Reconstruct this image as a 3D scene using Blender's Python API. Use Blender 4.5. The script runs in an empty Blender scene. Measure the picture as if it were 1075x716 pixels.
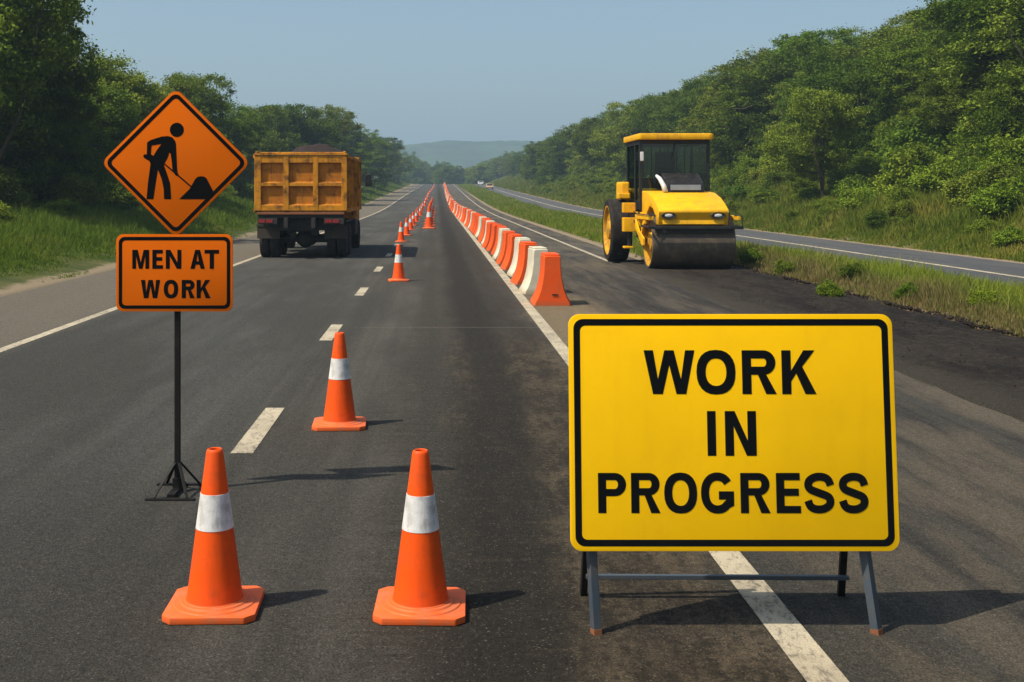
import bpy, bmesh, math, random
import numpy as np
from mathutils import Vector, Matrix, Euler
from mathutils.geometry import tessellate_polygon
random.seed(7); rng = np.random.default_rng(11)
PI = math.pi
sc = bpy.context.scene
COL = sc.collection
F = 1194.0; HC = 2.1; CX = 458.0; HY = 201.0      # focal length (px), eye height, vanishing point of the photograph

def gp(px, py, z=0.0):
    """ground point seen at a pixel"""
    d = F * (HC - z) / (py - HY)
    return ((px - CX) * d / F, d, z)

# ------------------------------------------------------------------ helpers
def tag(o, label=None, cat=None, group=None, kind=None):
    if label: o['label'] = label
    if cat: o['category'] = cat
    if group: o['group'] = group
    if kind: o['kind'] = kind
    return o

def empty(name, loc=(0, 0, 0), rz=0.0, **kw):
    o = bpy.data.objects.new(name, None)
    o.empty_display_size = 0.2
    COL.objects.link(o); o.location = loc; o.rotation_euler = (0, 0, rz)
    return tag(o, **kw)

def link_mesh(name, me, mat=None, parent=None, smooth=False):
    o = bpy.data.objects.new(name, me); COL.objects.link(o)
    if mat is not None and len(me.materials) == 0: me.materials.append(mat)
    if parent is not None: o.parent = parent
    if smooth: me.polygons.foreach_set('use_smooth', [True] * len(me.polygons))
    return o

def np_mesh(name, co, faces):
    """faces: list of (n,k) int arrays"""
    me = bpy.data.meshes.new(name)
    me.vertices.add(len(co)); me.vertices.foreach_set('co', np.asarray(co, dtype=np.float32).ravel())
    idx = np.concatenate([f.ravel() for f in faces]).astype(np.int32)
    tot = np.concatenate([np.full(len(f), f.shape[1]) for f in faces]).astype(np.int32)
    st = np.concatenate([[0], np.cumsum(tot)[:-1]]).astype(np.int32)
    me.loops.add(len(idx)); me.loops.foreach_set('vertex_index', idx)
    me.polygons.add(len(tot)); me.polygons.foreach_set('loop_start', st); me.polygons.foreach_set('loop_total', tot)
    me.update(calc_edges=True); me.validate()
    return me

class MB:
    """collects shapes, builds ONE mesh object"""
    def __init__(s): s.bm = bmesh.new()
    def _xf(s, vs, M):
        if M is not None:
            for v in vs: v.co = M @ v.co
    def box(s, c, d, rot=None, bev=0.0, M=None):
        r = bmesh.ops.create_cube(s.bm, size=1.0)
        vs = r['verts']
        for v in vs: v.co = Vector((v.co.x * d[0], v.co.y * d[1], v.co.z * d[2]))
        if bev > 0:
            es = list({e for v in vs for e in v.link_edges})
            rr = bmesh.ops.bevel(s.bm, geom=es, offset=bev, segments=2, affect='EDGES', profile=0.6)
            vs = list({v for f in rr['faces'] for v in f.verts} | {v for v in vs if v.is_valid})
        T = Matrix.Translation(c)
        if rot: T = T @ Euler(rot).to_matrix().to_4x4()
        s._xf(vs, T); s._xf(vs, M)
        return s
    def prism(s, pts, axis, a, b, bev=0.0, M=None):
        """polygon pts in the two other axes, extruded from a to b along axis ('x','y','z')"""
        def mk(p, t):
            if axis == 'x': return Vector((t, p[0], p[1]))
            if axis == 'y': return Vector((p[0], t, p[1]))
            return Vector((p[0], p[1], t))
        v0 = [s.bm.verts.new(mk(p, a)) for p in pts]; v1 = [s.bm.verts.new(mk(p, b)) for p in pts]
        n = len(pts); fs = [s.bm.faces.new(v0[::-1]), s.bm.faces.new(v1)]
        for i in range(n): fs.append(s.bm.faces.new((v0[i], v0[(i + 1) % n], v1[(i + 1) % n], v1[i])))
        bmesh.ops.recalc_face_normals(s.bm, faces=fs)
        vs = v0 + v1
        if bev > 0:
            es = list({e for f in fs for e in f.edges})
            rr = bmesh.ops.bevel(s.bm, geom=es, offset=bev, segments=2, affect='EDGES', profile=0.6)
            vs = list({v for f in rr['faces'] for v in f.verts} | {v for v in vs if v.is_valid})
        s._xf(vs, M)
        return s
    def tube(s, pts, r, seg=10, cap=True, M=None):
        pts = [Vector(p) for p in pts]
        rs = r if isinstance(r, (list, tuple)) else [r] * len(pts)
        rings = []
        up = Vector((0, 0, 1))
        for i, p in enumerate(pts):
            if i == 0: t = pts[1] - p
            elif i == len(pts) - 1: t = p - pts[i - 1]
            else: t = (pts[i + 1] - p).normalized() + (p - pts[i - 1]).normalized()
            t.normalize()
            a = t.cross(up if abs(t.z) < 0.95 else Vector((1, 0, 0))).normalized(); b = a.cross(t).normalized()
            rings.append([s.bm.verts.new(p + (a * math.cos(2 * PI * k / seg) + b * math.sin(2 * PI * k / seg)) * rs[i]) for k in range(seg)])
        fs = []
        for i in range(len(rings) - 1):
            for k in range(seg):
                fs.append(s.bm.faces.new((rings[i][k], rings[i][(k + 1) % seg], rings[i + 1][(k + 1) % seg], rings[i + 1][k])))
        if cap: fs += [s.bm.faces.new(rings[0][::-1]), s.bm.faces.new(rings[-1])]
        bmesh.ops.recalc_face_normals(s.bm, faces=fs)
        s._xf([v for rg in rings for v in rg], M)
        return s
    def lathe(s, prof, seg=40, M=None, close=True):
        """profile (r,z) turned round z"""
        rings = []
        for r, z in prof:
            if r < 1e-6: rings.append([s.bm.verts.new((0, 0, z))])
            else: rings.append([s.bm.verts.new((r * math.cos(2 * PI * k / seg), r * math.sin(2 * PI * k / seg), z)) for k in range(seg)])
        fs = []
        for i in range(len(rings) - 1):
            A, B = rings[i], rings[i + 1]
            for k in range(seg):
                k2 = (k + 1) % seg
                if len(A) == 1 and len(B) == 1: continue
                if len(A) == 1: fs.append(s.bm.faces.new((A[0], B[k2], B[k])))
                elif len(B) == 1: fs.append(s.bm.faces.new((A[k], A[k2], B[0])))
                else: fs.append(s.bm.faces.new((A[k], A[k2], B[k2], B[k])))
        bmesh.ops.recalc_face_normals(s.bm, faces=fs)
        s._xf([v for rg in rings for v in rg], M)
        return s
    def build(s, name, mat, parent=None, smooth=False, auto=None):
        me = bpy.data.meshes.new(name); s.bm.to_mesh(me); s.bm.free()
        o = link_mesh(name, me, mat, parent)
        if smooth:
            me.polygons.foreach_set('use_smooth', [True] * len(me.polygons))
            if auto is not None: me.set_sharp_from_angle(angle=math.radians(auto))
        return o

def copy_tree(o, parent=None):
    c = o.copy(); COL.objects.link(c); c.parent = parent
    for ch in list(o.children): copy_tree(ch, c)
    return c

# ------------------------------------------------------------------ materials
class NT:
    def __init__(s, name):
        s.m = bpy.data.materials.new(name); s.m.use_nodes = True
        s.t = s.m.node_tree; s.n = s.t.nodes; s.L = s.t.links
        s.bsdf = s.n['Principled BSDF']; s.out = s.n['Material Output']
    def node(s, typ, **kw):
        nd = s.n.new(typ)
        for k, v in kw.items():
            if k.startswith('i_'):
                nd.inputs[k[2:].replace('_', ' ')].default_value = v
            else: setattr(nd, k, v)
        return nd
    def link(s, a, b): s.L.new(a, b)
    def val(s, sock, v):
        if hasattr(v, 'is_output') or isinstance(v, bpy.types.NodeSocket): s.L.new(v, sock)
        else: sock.default_value = v
    def math(s, op, a, b=None, c=None, clamp=False):
        nd = s.n.new('ShaderNodeMath'); nd.operation = op; nd.use_clamp = clamp
        s.val(nd.inputs[0], a)
        if b is not None: s.val(nd.inputs[1], b)
        if c is not None: s.val(nd.inputs[2], c)
        return nd.outputs[0]
    def mapr(s, v, a, b, c=0.0, d=1.0, smooth=True):
        nd = s.n.new('ShaderNodeMapRange'); nd.interpolation_type = 'SMOOTHSTEP' if smooth else 'LINEAR'
        s.val(nd.inputs['Value'], v)
        for k, x in zip(('From Min', 'From Max', 'To Min', 'To Max'), (a, b, c, d)): s.val(nd.inputs[k], x)
        return nd.outputs['Result']
    def mix(s, f, a, b, blend='MIX'):
        nd = s.n.new('ShaderNodeMix'); nd.data_type = 'RGBA'; nd.blend_type = blend
        s.val(nd.inputs[0], f)
        s.val(nd.inputs[6], a if not isinstance(a, tuple) else (*a[:3], 1)); s.val(nd.inputs[7], b if not isinstance(b, tuple) else (*b[:3], 1))
        return nd.outputs[2]
    def pos(s): return s.n.new('ShaderNodeNewGeometry').outputs['Position']
    def obj(s): return s.n.new('ShaderNodeTexCoord').outputs['Object']
    def scale(s, v, sx, sy, sz, off=(0, 0, 0)):
        nd = s.n.new('ShaderNodeMapping'); s.L.new(v, nd.inputs[0]); nd.inputs['Scale'].default_value = (sx, sy, sz); nd.inputs['Location'].default_value = off
        return nd.outputs[0]
    def noise(s, v, sc=5, det=3, rough=0.55, dist=0.0):
        nd = s.n.new('ShaderNodeTexNoise'); s.L.new(v, nd.inputs['Vector'])
        nd.inputs['Scale'].default_value = sc; nd.inputs['Detail'].default_value = det; nd.inputs['Roughness'].default_value = rough; nd.inputs['Distortion'].default_value = dist
        return nd.outputs['Fac']
    def voro(s, v, sc=5, feat='F1'):
        nd = s.n.new('ShaderNodeTexVoronoi'); nd.feature = feat; s.L.new(v, nd.inputs['Vector']); nd.inputs['Scale'].default_value = sc
        return nd
    def xyz(s, v):
        nd = s.n.new('ShaderNodeSeparateXYZ'); s.L.new(v, nd.inputs[0]); return nd.outputs
    def bump(s, h, st=0.3, dist=0.01):
        nd = s.n.new('ShaderNodeBump'); s.L.new(h, nd.inputs['Height']); nd.inputs['Strength'].default_value = st; nd.inputs['Distance'].default_value = dist
        s.L.new(nd.outputs[0], s.bsdf.inputs['Normal'])
    def set(s, **kw):
        for k, v in kw.items():
            sock = s.bsdf.inputs[{'color': 'Base Color', 'rough': 'Roughness', 'metal': 'Metallic', 'spec': 'Specular IOR Level', 'trans': 'Transmission Weight', 'coat': 'Coat Weight', 'ior': 'IOR', 'alpha': 'Alpha', 'emis': 'Emission Strength'}[k]]
            if k == 'color' and isinstance(v, tuple): v = (*v[:3], 1)
            s.val(sock, v)
        return s

def paint(name, col, rough=0.45, dirt=(0.06, 0.045, 0.03), amount=0.35, sc=6.0, metal=0.0, spec=0.5, low=0.0, bump=0.0, streak=True, coat=0.0):
    """coated surface with dust and wear; low = height below which road dirt gathers (a real stain on the thing)"""
    t = NT(name); p = t.obj()
    n1 = t.noise(p, sc, 6, 0.65); f = t.mapr(n1, 0.42, 0.75, 0, amount)
    if streak:
        n2 = t.noise(t.scale(p, 9, 9, 0.8), 1.5, 4, 0.6); f = t.math('ADD', f, t.mapr(n2, 0.5, 0.8, 0, amount * 0.7), clamp=True)
    if low > 0:
        z = t.xyz(p)[2]; g = t.mapr(t.math('ADD', z, t.math('MULTIPLY', n1, low * 0.6)), low * 1.3, low * 0.3, 0, 0.75); f = t.math('MAXIMUM', f, g)
    tone = t.mix(t.mapr(t.noise(p, sc * 0.35, 2), 0.3, 0.7), col, tuple(c * 0.86 for c in col))
    c = t.mix(f, tone, dirt)
    t.set(color=c, rough=t.mapr(n1, 0.3, 0.8, rough, min(1, rough + 0.25)), metal=metal, spec=spec, coat=coat)
    if bump > 0: t.bump(t.noise(p, sc * 12, 4), bump, 0.004)
    return t.m

def asphalt(name, fresh=False, second=False):
    t = NT(name); p = t.pos(); x, y, z = t.xyz(p)
    fine = t.noise(p, 95, 5, 0.75); med = t.noise(p, 26, 4, 0.65)
    vo = t.voro(p, 120); stone = t.mapr(vo.outputs['Color'], 0.3, 1.0)
    big = t.noise(t.scale(p, 0.55, 0.13, 1), 1.0, 4, 0.6)
    streak = t.noise(t.scale(p, 2.2, 0.035, 1), 1.0, 5, 0.6)
    if fresh:
        base = t.mix(t.mapr(big, 0.3, 0.7), (0.024, 0.0195, 0.016), (0.046, 0.037, 0.030))
        base = t.mix(t.mapr(t.noise(p, 7, 6, .85), 0.49, 0.60, 0, 0.85), base, (0.080, 0.063, 0.048))
        base = t.mix(t.mapr(t.noise(t.scale(p, 1, .2, 1), 2.2, 5, .7), 0.46, 0.62, 0, 0.6), base, (0.012, 0.010, 0.009))
        edge = t.math('ADD', x, t.math('MULTIPLY', t.math('SUBTRACT', t.noise(t.scale(p, 1, .25, 1), 1.6, 5, .7), 0.5), 2.2))
        base = t.mix(t.mapr(edge, 5.25, 6.5), (0.068, 0.060, 0.048), base)
    else:
        base = t.mix(t.mapr(streak, 0.34, 0.66), (0.050, 0.0485, 0.0435), (0.086, 0.082, 0.072))
        base = t.mix(t.mapr(x, -1.2, -2.6, 0, 0.55), base, t.mix(streak, (0.050, 0.054, 0.055), (0.088, 0.092, 0.092)))
        base = t.mix(t.mapr(big, 0.4, 0.6, 0, 0.8), base, (0.048, 0.0465, 0.042))
        # older, paler chippings of the left shoulder
        sh = t.mapr(t.math('ADD', x, t.math('MULTIPLY', big, 0.5)), -5.2, -5.7, 0, 0.8)
        base = t.mix(sh, base, (0.150, 0.132, 0.106))
        # the closed lane carries darker, crosswise raked surfacing
        cl = t.math('MULTIPLY', t.mapr(t.math('ADD', x, t.math('MULTIPLY', big, 0.9)), -0.35, 0.35), t.mapr(x, 1.62, 1.5))
        rk = t.noise(t.scale(p, 0.7, 7.0, 1), 1.6, 5, 0.75)
        base = t.mix(t.math('MULTIPLY', cl, t.mapr(rk, 0.35, 0.6, 0.95, 0.35)), base, (0.042, 0.0375, 0.030))
        # worn brown surface of the closed lane
        wx = t.math('ADD', x, t.math('MULTIPLY', t.math('SUBTRACT', t.noise(t.scale(p, 1, .35, 1), 1.3, 5, .65), 0.5), 1.3))
        inl = t.math('MULTIPLY', t.mapr(wx, 0.05, 0.5), t.mapr(wx, 1.75, 1.35))
        yn = t.mapr(t.math('ADD', y, t.math('MULTIPLY', med, 0.6)), 18.0, 14.5)
        mot = t.mapr(t.math('ADD', t.math('MULTIPLY', t.noise(t.scale(p, 1, .3, 1), 5, 6, .75), 0.6), t.math('MULTIPLY', t.noise(p, 19, 4, .75), 0.4)), 0.43, 0.57)
        base = t.mix(t.math('MULTIPLY', t.math('MULTIPLY', inl, yn), 0.88), base, t.mix(mot, (0.032, 0.026, 0.018), (0.125, 0.098, 0.066)))
        # oily wheel track
        ox = t.math('ABSOLUTE', t.math('SUBTRACT', t.math('ADD', x, t.math('MULTIPLY', t.math('SUBTRACT', t.noise(t.scale(p, 1, .3, 1), 1.1, 5, .7), 0.5), 0.75)), t.mapr(y, 4, 14, 0.36, 0.62)))
        base = t.mix(t.math('MULTIPLY', t.mapr(ox, 0.55, 0.12, 0, 0.97), t.mapr(rk, 0.3, 0.5, 0.7, 1.0)), base, (0.024, 0.0215, 0.018))
        ox2 = t.math('ABSOLUTE', t.math('SUBTRACT', wx, 1.15))
        base = t.mix(t.mapr(ox2, 0.35, 0.05, 0, 0.55), base, (0.03, 0.025, 0.02))
        # crosswise seam of the old overlay
        sy = t.math('ABSOLUTE', t.math('SUBTRACT', t.math('ADD', y, t.math('MULTIPLY', t.noise(p, 1.3, 3), 0.25)), 17.6))
        base = t.mix(t.math('MULTIPLY', t.mapr(sy, 0.09, 0.02, 0, 0.4), t.mapr(x, -1.5, -1.0)), base, (0.13, 0.115, 0.095))
        # sandy spill beside the barriers
        sp = t.math('MULTIPLY', t.math('MULTIPLY', t.mapr(wx, 1.5, 1.9), t.mapr(wx, 3.3, 2.5)), t.mapr(y, 13.0, 16.5))
        base = t.mix(t.math('MULTIPLY', t.math('MULTIPLY', sp, t.mapr(y, 26, 19)), 0.75), base, (0.17, 0.135, 0.09))
        # traces of the paver beyond the barriers, tyre arcs
        tr = t.noise(t.scale(p, 5.0, 0.22, 1), 1.0, 5, 0.7)
        sandf = t.math('MULTIPLY', t.math('MULTIPLY', sp, t.mapr(y, 26, 19)), t.mapr(t.noise(p, 2.5, 5, .75), 0.36, 0.52, 0.5, 1.0))
        r = t.math('MULTIPLY', t.mapr(x, 2.2, 2.9), t.mapr(tr, 0.48, 0.6, 0, 0.75))
        base = t.mix(r, base, (0.034, 0.031, 0.031))
        base = t.mix(t.math('MULTIPLY', t.mapr(x, 1.6, 2.2), t.mapr(t.noise(t.scale(p, .8, .15, 1), 2.0, 5, .7), .40, .62, 0, .8)), base, (0.120, 0.100, 0.076))
        # dark streaks from fresh mix carried on tyres behind the roller
        base = t.mix(t.math('MULTIPLY', t.math('MULTIPLY', t.mapr(x, 2.6, 3.8), t.mapr(y, 12, 20)), t.math('MULTIPLY', t.mapr(y, 33, 27), t.mapr(tr, 0.36, 0.6, 0.2, 0.8))), base, (0.03, 0.027, 0.026))
        base = t.mix(sandf, base, (0.185, 0.145, 0.092))
    c = t.mix(t.mapr(fine, 0.36, 0.68), t.mix(1.0, base, (0.45, 0.45, 0.45), 'MULTIPLY'), t.mix(1.0, base, (1.85, 1.78, 1.66), 'MULTIPLY'))
    c = t.mix(0.8, base, c)
    gr = t.noise(p, 36, 4, 0.85)
    c = t.mix(t.mapr(gr, 0.46, 0.36, 0, 0.6), c, t.mix(1.0, c, (0.3, 0.29, 0.27), 'MULTIPLY')); c = t.mix(t.mapr(gr, 0.54, 0.64, 0, 0.5), c, t.mix(1.0, c, (2.1, 2.0, 1.85), 'MULTIPLY'))
    c = t.mix(t.mapr(stone, 0.86, 0.98, 0, 0.55 if not fresh else 0.3), c, (0.22, 0.19, 0.15) if not fresh else (.1, .085, .075))
    c = t.mix(t.mapr(t.noise(p, 60, 2), 0.62, 0.75, 0, 0.5), c, (0.02, 0.02, 0.02))
    if second: c = t.mix(0.6, c, (0.090, 0.100, 0.118))
    t.set(color=c, rough=t.mapr(med, 0.3, 0.7, 0.82, 0.97), spec=0.15)
    hh = t.math('ADD', t.math('MULTIPLY', fine, 1.0), t.math('MULTIPLY', med, 0.8 if not fresh else 1.6))
    t.bump(hh, 1.0, 0.02 if not fresh else 0.045)
    return t.m

def line_paint(name, col=(0.50, 0.43, 0.31)):
    t = NT(name); p = t.pos()
    w = t.noise(t.scale(p, 1, .4, 1), 30, 6, 0.78); w2 = t.noise(p, 2.2, 4, 0.6); cr = t.voro(t.scale(p, 1, .7, 1), 60, 'DISTANCE_TO_EDGE').outputs['Distance']
    f = t.mapr(t.math('ADD', w, t.math('MULTIPLY', w2, 0.14)), 0.56, 0.70, 0, 0.75)
    f = t.math('MAXIMUM', f, t.mapr(cr, 0.05, 0.0, 0, 0.5))
    c = t.mix(t.mapr(w2, 0.3, 0.7), col, tuple(k * 0.72 for k in col)); c = t.mix(f, c, (0.075, 0.068, 0.06))
    t.set(color=c, rough=0.75, spec=0.3); t.bump(t.noise(p, 95, 5, .75), 0.6, 0.01)
    return t.m

def ground_mat():
    t = NT('verge_soil'); p = t.pos(); x, y, z = t.xyz(p)
    n = t.noise(p, 0.9, 5, 0.65); n2 = t.noise(p, 0.12, 3); f = t.noise(p, 22, 5, .7)
    g = t.mix(t.mapr(n, 0.35, 0.68), (0.035, 0.055, 0.014), (0.085, 0.088, 0.028))
    g = t.mix(t.mapr(n2, 0.45, 0.7, 0, 0.6), g, (0.12, 0.095, 0.042))
    sand = t.mix(f, (0.15, 0.115, 0.075), (0.27, 0.215, 0.145))
    wx = t.math('ADD', x, t.math('MULTIPLY', t.math('SUBTRACT', n, 0.5), 1.1))
    s1 = t.mapr(wx, -9.45, -9.15)                                   # left verge edge
    s1 = t.math('MULTIPLY', s1, t.mapr(wx, 6.8, 6.55))
    s2 = t.math('MULTIPLY', t.mapr(wx, 16.4, 16.6), t.mapr(wx, 17.9, 17.5))
    s3 = t.math('MULTIPLY', t.math('MULTIPLY', t.mapr(wx, 8.1, 8.2), t.mapr(wx, 9.0, 8.6)), t.mapr(y, 35, 33))
    s = t.math('MAXIMUM', t.math('MAXIMUM', s1, s2), t.math('MULTIPLY', s3, .8))
    c = t.mix(s, g, sand); c = t.mix(t.mapr(s3, 0.1, 0.7), c, t.mix(f, (0.07, 0.045, 0.028), (0.19, 0.13, 0.08)))
    t.set(color=c, rough=0.95, spec=0.1); t.bump(f, 0.6, 0.03)
    return t.m

def leaf_mat(name, cols, dry=None, trans=0.25, fringe=False):
    t = NT(name); g = t.n.new('ShaderNodeNewGeometry'); oi = t.n.new('ShaderNodeObjectInfo')
    r = g.outputs['Random Per Island']; pn = t.noise(g.outputs['Position'], 0.55, 3, 0.6)
    c = t.mix(r, cols[0], cols[1]); c = t.mix(t.mapr(pn, 0.38, 0.62), c, t.mix(r, cols[1], cols[2]))
    c = t.mix(t.math('MULTIPLY', oi.outputs['Random'], 0.45), c, cols[3])
    wn = t.n.new('ShaderNodeTexWhiteNoise'); wn.noise_dimensions = '1D'; t.link(t.math('MULTIPLY', oi.outputs['Random'], 91.7), wn.inputs['W'])
    hs = t.n.new('ShaderNodeHueSaturation'); t.link(c, hs.inputs['Color']); t.link(t.math('ADD', 0.66, t.math('MULTIPLY', wn.outputs['Value'], 0.58)), hs.inputs['Value']); t.link(t.math('ADD', 0.487, t.math('MULTIPLY', oi.outputs['Random'], 0.024)), hs.inputs['Hue']); c = hs.outputs[0]
    if dry is not None:
        c = t.mix(t.mapr(t.noise(g.outputs['Position'], 0.35, 4, .6), 0.5, 0.7, 0, 0.4), c, t.mix(r, dry, tuple(k * 1.5 for k in dry)))
    if fringe:
        x = t.xyz(g.outputs['Position'])[0]
        c = t.mix(t.math('MULTIPLY', t.mapr(t.math('ADD', x, t.math('MULTIPLY', pn, 0.8)), 10.4, 9.3), t.mapr(r, 0.0, 0.5, 0.35, 0.95)), c, t.mix(r, (0.13, 0.085, 0.04), (0.26, 0.19, 0.09)))
    t.set(color=c, rough=0.75, spec=0.12)
    tr = t.n.new('ShaderNodeBsdfTranslucent'); t.link(t.mix(0.4, c, (0.18, 0.26, 0.02)), tr.inputs[0])
    mx = t.n.new('ShaderNodeMixShader'); mx.inputs[0].default_value = trans
    t.link(t.bsdf.outputs[0], mx.inputs[1]); t.link(tr.outputs[0], mx.inputs[2]); t.link(mx.outputs[0], t.out.inputs[0])
    return t.m

M = {}
M['asphalt'] = asphalt('worn_asphalt'); M['fresh'] = asphalt('fresh_asphalt', True); M['second'] = asphalt('old_grey_asphalt', second=True)
M['line'] = line_paint('road_paint'); M['soil'] = ground_mat()
M['orange_sign'] = paint('orange_sheeting', (0.72, 0.135, 0.0005), 0.65, amount=0.08, sc=3, spec=0.08, dirt=(0.4,0.08,0.003))
M['yellow_sign'] = paint('yellow_sheeting', (0.96, 0.545, 0.001), 0.65, amount=0.16, sc=2.5, spec=0.1, dirt=(0.55,0.29,0.01))
M['black_film'] = paint('black_lettering', (0.004, 0.005, 0.006), 0.7, amount=0.04, spec=0.06)
M['black_metal'] = paint('black_painted_steel', (0.009, 0.0085, 0.008), 0.55, spec=0.2, dirt=(0.05, 0.038, 0.025), amount=0.25, sc=8)
M['grey_metal'] = paint('grey_painted_steel', (0.055, 0.075, 0.10), 0.42, dirt=(0.12, 0.075, 0.04), amount=0.35, sc=12)
M['pale_metal'] = paint('pale_grey_panel', (0.22, 0.25, 0.28), 0.3, amount=0.2)
M['rust'] = paint('rusty_foot', (0.25, 0.085, 0.03), 0.8, amount=0.5, sc=30)
M['cone'] = paint('orange_cone_plastic', (0.86, 0.088, 0.003), 0.45, dirt=(0.36, 0.06, 0.015), amount=0.5, sc=7, spec=0.25, low=0.10, bump=0.12)
M['cone_base'] = paint('dusty_cone_base', (0.84, 0.120, 0.012), 0.6, dirt=(0.40, 0.15, 0.07), amount=0.7, sc=9, bump=0.2)
M['white_band'] = paint('white_reflective_band', (0.74, 0.73, 0.72), 0.38, dirt=(0.36, 0.33, 0.31), amount=0.75, sc=11, bump=0.6)
M['bar_orange'] = paint('orange_barrier_plastic', (0.78, 0.090, 0.008), 0.6, spec=0.25, dirt=(0.42, 0.11, 0.04), amount=0.5, sc=3, low=0.12)
M['bar_white'] = paint('white_barrier_plastic', (0.64, 0.59, 0.46), 0.55, spec=0.25, dirt=(0.34, 0.26, 0.16), amount=0.5, sc=3, low=0.14)
M['truck_y'] = paint('worn_yellow_truck_paint', (0.60, 0.245, 0.012), 0.6, spec=0.2, dirt=(0.11, 0.045, 0.016), amount=1.1, sc=3.0)
M['truck_panel'] = paint('rust_stained_panel', (0.50, 0.175, 0.010), 0.6, spec=0.2, dirt=(0.10, 0.035, 0.012), amount=1.0, sc=2.6)
M['chassis'] = paint('grimy_chassis', (0.014, 0.013, 0.012), 0.7, dirt=(0.055, 0.043, 0.032), amount=0.6, sc=3)
M['flap'] = paint('brown_mud_flap', (0.04, 0.03, 0.02), 0.85, amount=0.6, sc=4)
M['tyre'] = paint('tyre_rubber', (0.017, 0.016, 0.016), 0.85, dirt=(0.07, 0.055, 0.042), amount=0.5, sc=5, spec=0.2)
M['tail'] = paint('red_lens', (0.30, 0.012, 0.010), 0.25, amount=0.3)
M['roller_y'] = paint('yellow_machine_paint', (0.90, 0.46, 0.002), 0.4, dirt=(0.42, 0.20, 0.03), amount=0.5, sc=4, spec=0.3, streak=True)
M['roller_rim'] = paint('dusty_yellow_rim', (0.62, 0.31, 0.01), 0.65, spec=0.2, dirt=(0.16, 0.11, 0.06), amount=0.9, sc=5)
M['drum'] = paint('rolled_steel_drum', (0.095, 0.075, 0.055), 0.55, dirt=(0.19, 0.14, 0.09), amount=0.8, sc=3, metal=0.2)
M['dark_trim'] = paint('dark_trim', (0.012, 0.013, 0.015), 0.4, amount=0.25)
M['white_trim'] = paint('white_trim', (0.7, 0.7, 0.7), 0.35, amount=0.2)
M['cargo'] = paint('dark_gravel_load', (0.014, 0.006, 0.005), 0.95, dirt=(0.03, 0.014, 0.010), amount=0.8, sc=5, bump=0.8, streak=False)
M['lamp'] = paint('headlamp_lens', (0.75, 0.75, 0.72), 0.12, amount=0.1)
M['car_white'] = paint('white_car_paint', (0.75, 0.75, 0.74), 0.25, amount=0.1, coat=0.5)
M['car_orange'] = paint('beige_car_paint', (0.62, 0.36, 0.20), 0.25, amount=0.1, coat=0.5)
M['bark'] = paint('tree_bark', (0.10, 0.075, 0.05), 0.9, dirt=(0.035, 0.03, 0.02), amount=0.8, sc=3, bump=0.5)
tg = NT('cab_glass'); a_ = tg.n.new('ShaderNodeBsdfTransparent'); a_.inputs[0].default_value = (0.62, 0.70, 0.70, 1); g_ = tg.n.new('ShaderNodeBsdfGlossy'); g_.inputs['Roughness'].default_value = 0.04; g_.inputs[0].default_value = (0.8, 0.85, 0.9, 1)
x_ = tg.n.new('ShaderNodeMixShader'); x_.inputs[0].default_value = 0.07; tg.link(a_.outputs[0], x_.inputs[1]); tg.link(g_.outputs[0], x_.inputs[2]); tg.link(x_.outputs[0], tg.out.inputs[0]); M['glass'] = tg.m
td = NT('dark_car_glass'); td.set(color=(0.01, 0.012, 0.015), rough=0.05, spec=0.8); M['dark_glass'] = td.m
M['grassM'] = leaf_mat('median_turf', [(0.102, 0.168, 0.014), (0.152, 0.231, 0.022), (0.232, 0.265, 0.035), (0.145, 0.168, 0.020)], dry=(0.319, 0.224, 0.065), trans=0.4, fringe=True)
M['leafA'] = leaf_mat('broadleaf_foliage', [(0.055, 0.105, 0.008), (0.108, 0.175, 0.012), (0.181, 0.242, 0.018), (0.042, 0.081, 0.008)])
M['leafB'] = leaf_mat('pale_foliage', [(0.094, 0.135, 0.013), (0.163, 0.212, 0.020), (0.244, 0.262, 0.031), (0.135, 0.180, 0.018)])
M['leafC'] = leaf_mat('bush_foliage', [(0.085, 0.147, 0.009), (0.151, 0.238, 0.014), (0.245, 0.296, 0.023), (0.141, 0.189, 0.016)])
M['grassG'] = leaf_mat('verge_grass', [(0.109, 0.168, 0.014), (0.167, 0.231, 0.022), (0.261, 0.273, 0.035), (0.145, 0.168, 0.020)], dry=(0.334, 0.231, 0.065), trans=0.4)
M['grassD'] = leaf_mat('deep_verge_grass', [(0.080, 0.147, 0.012), (0.131, 0.211, 0.018), (0.203, 0.252, 0.028), (0.102, 0.155, 0.016)], dry=(0.232, 0.196, 0.040), trans=0.4)

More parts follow.
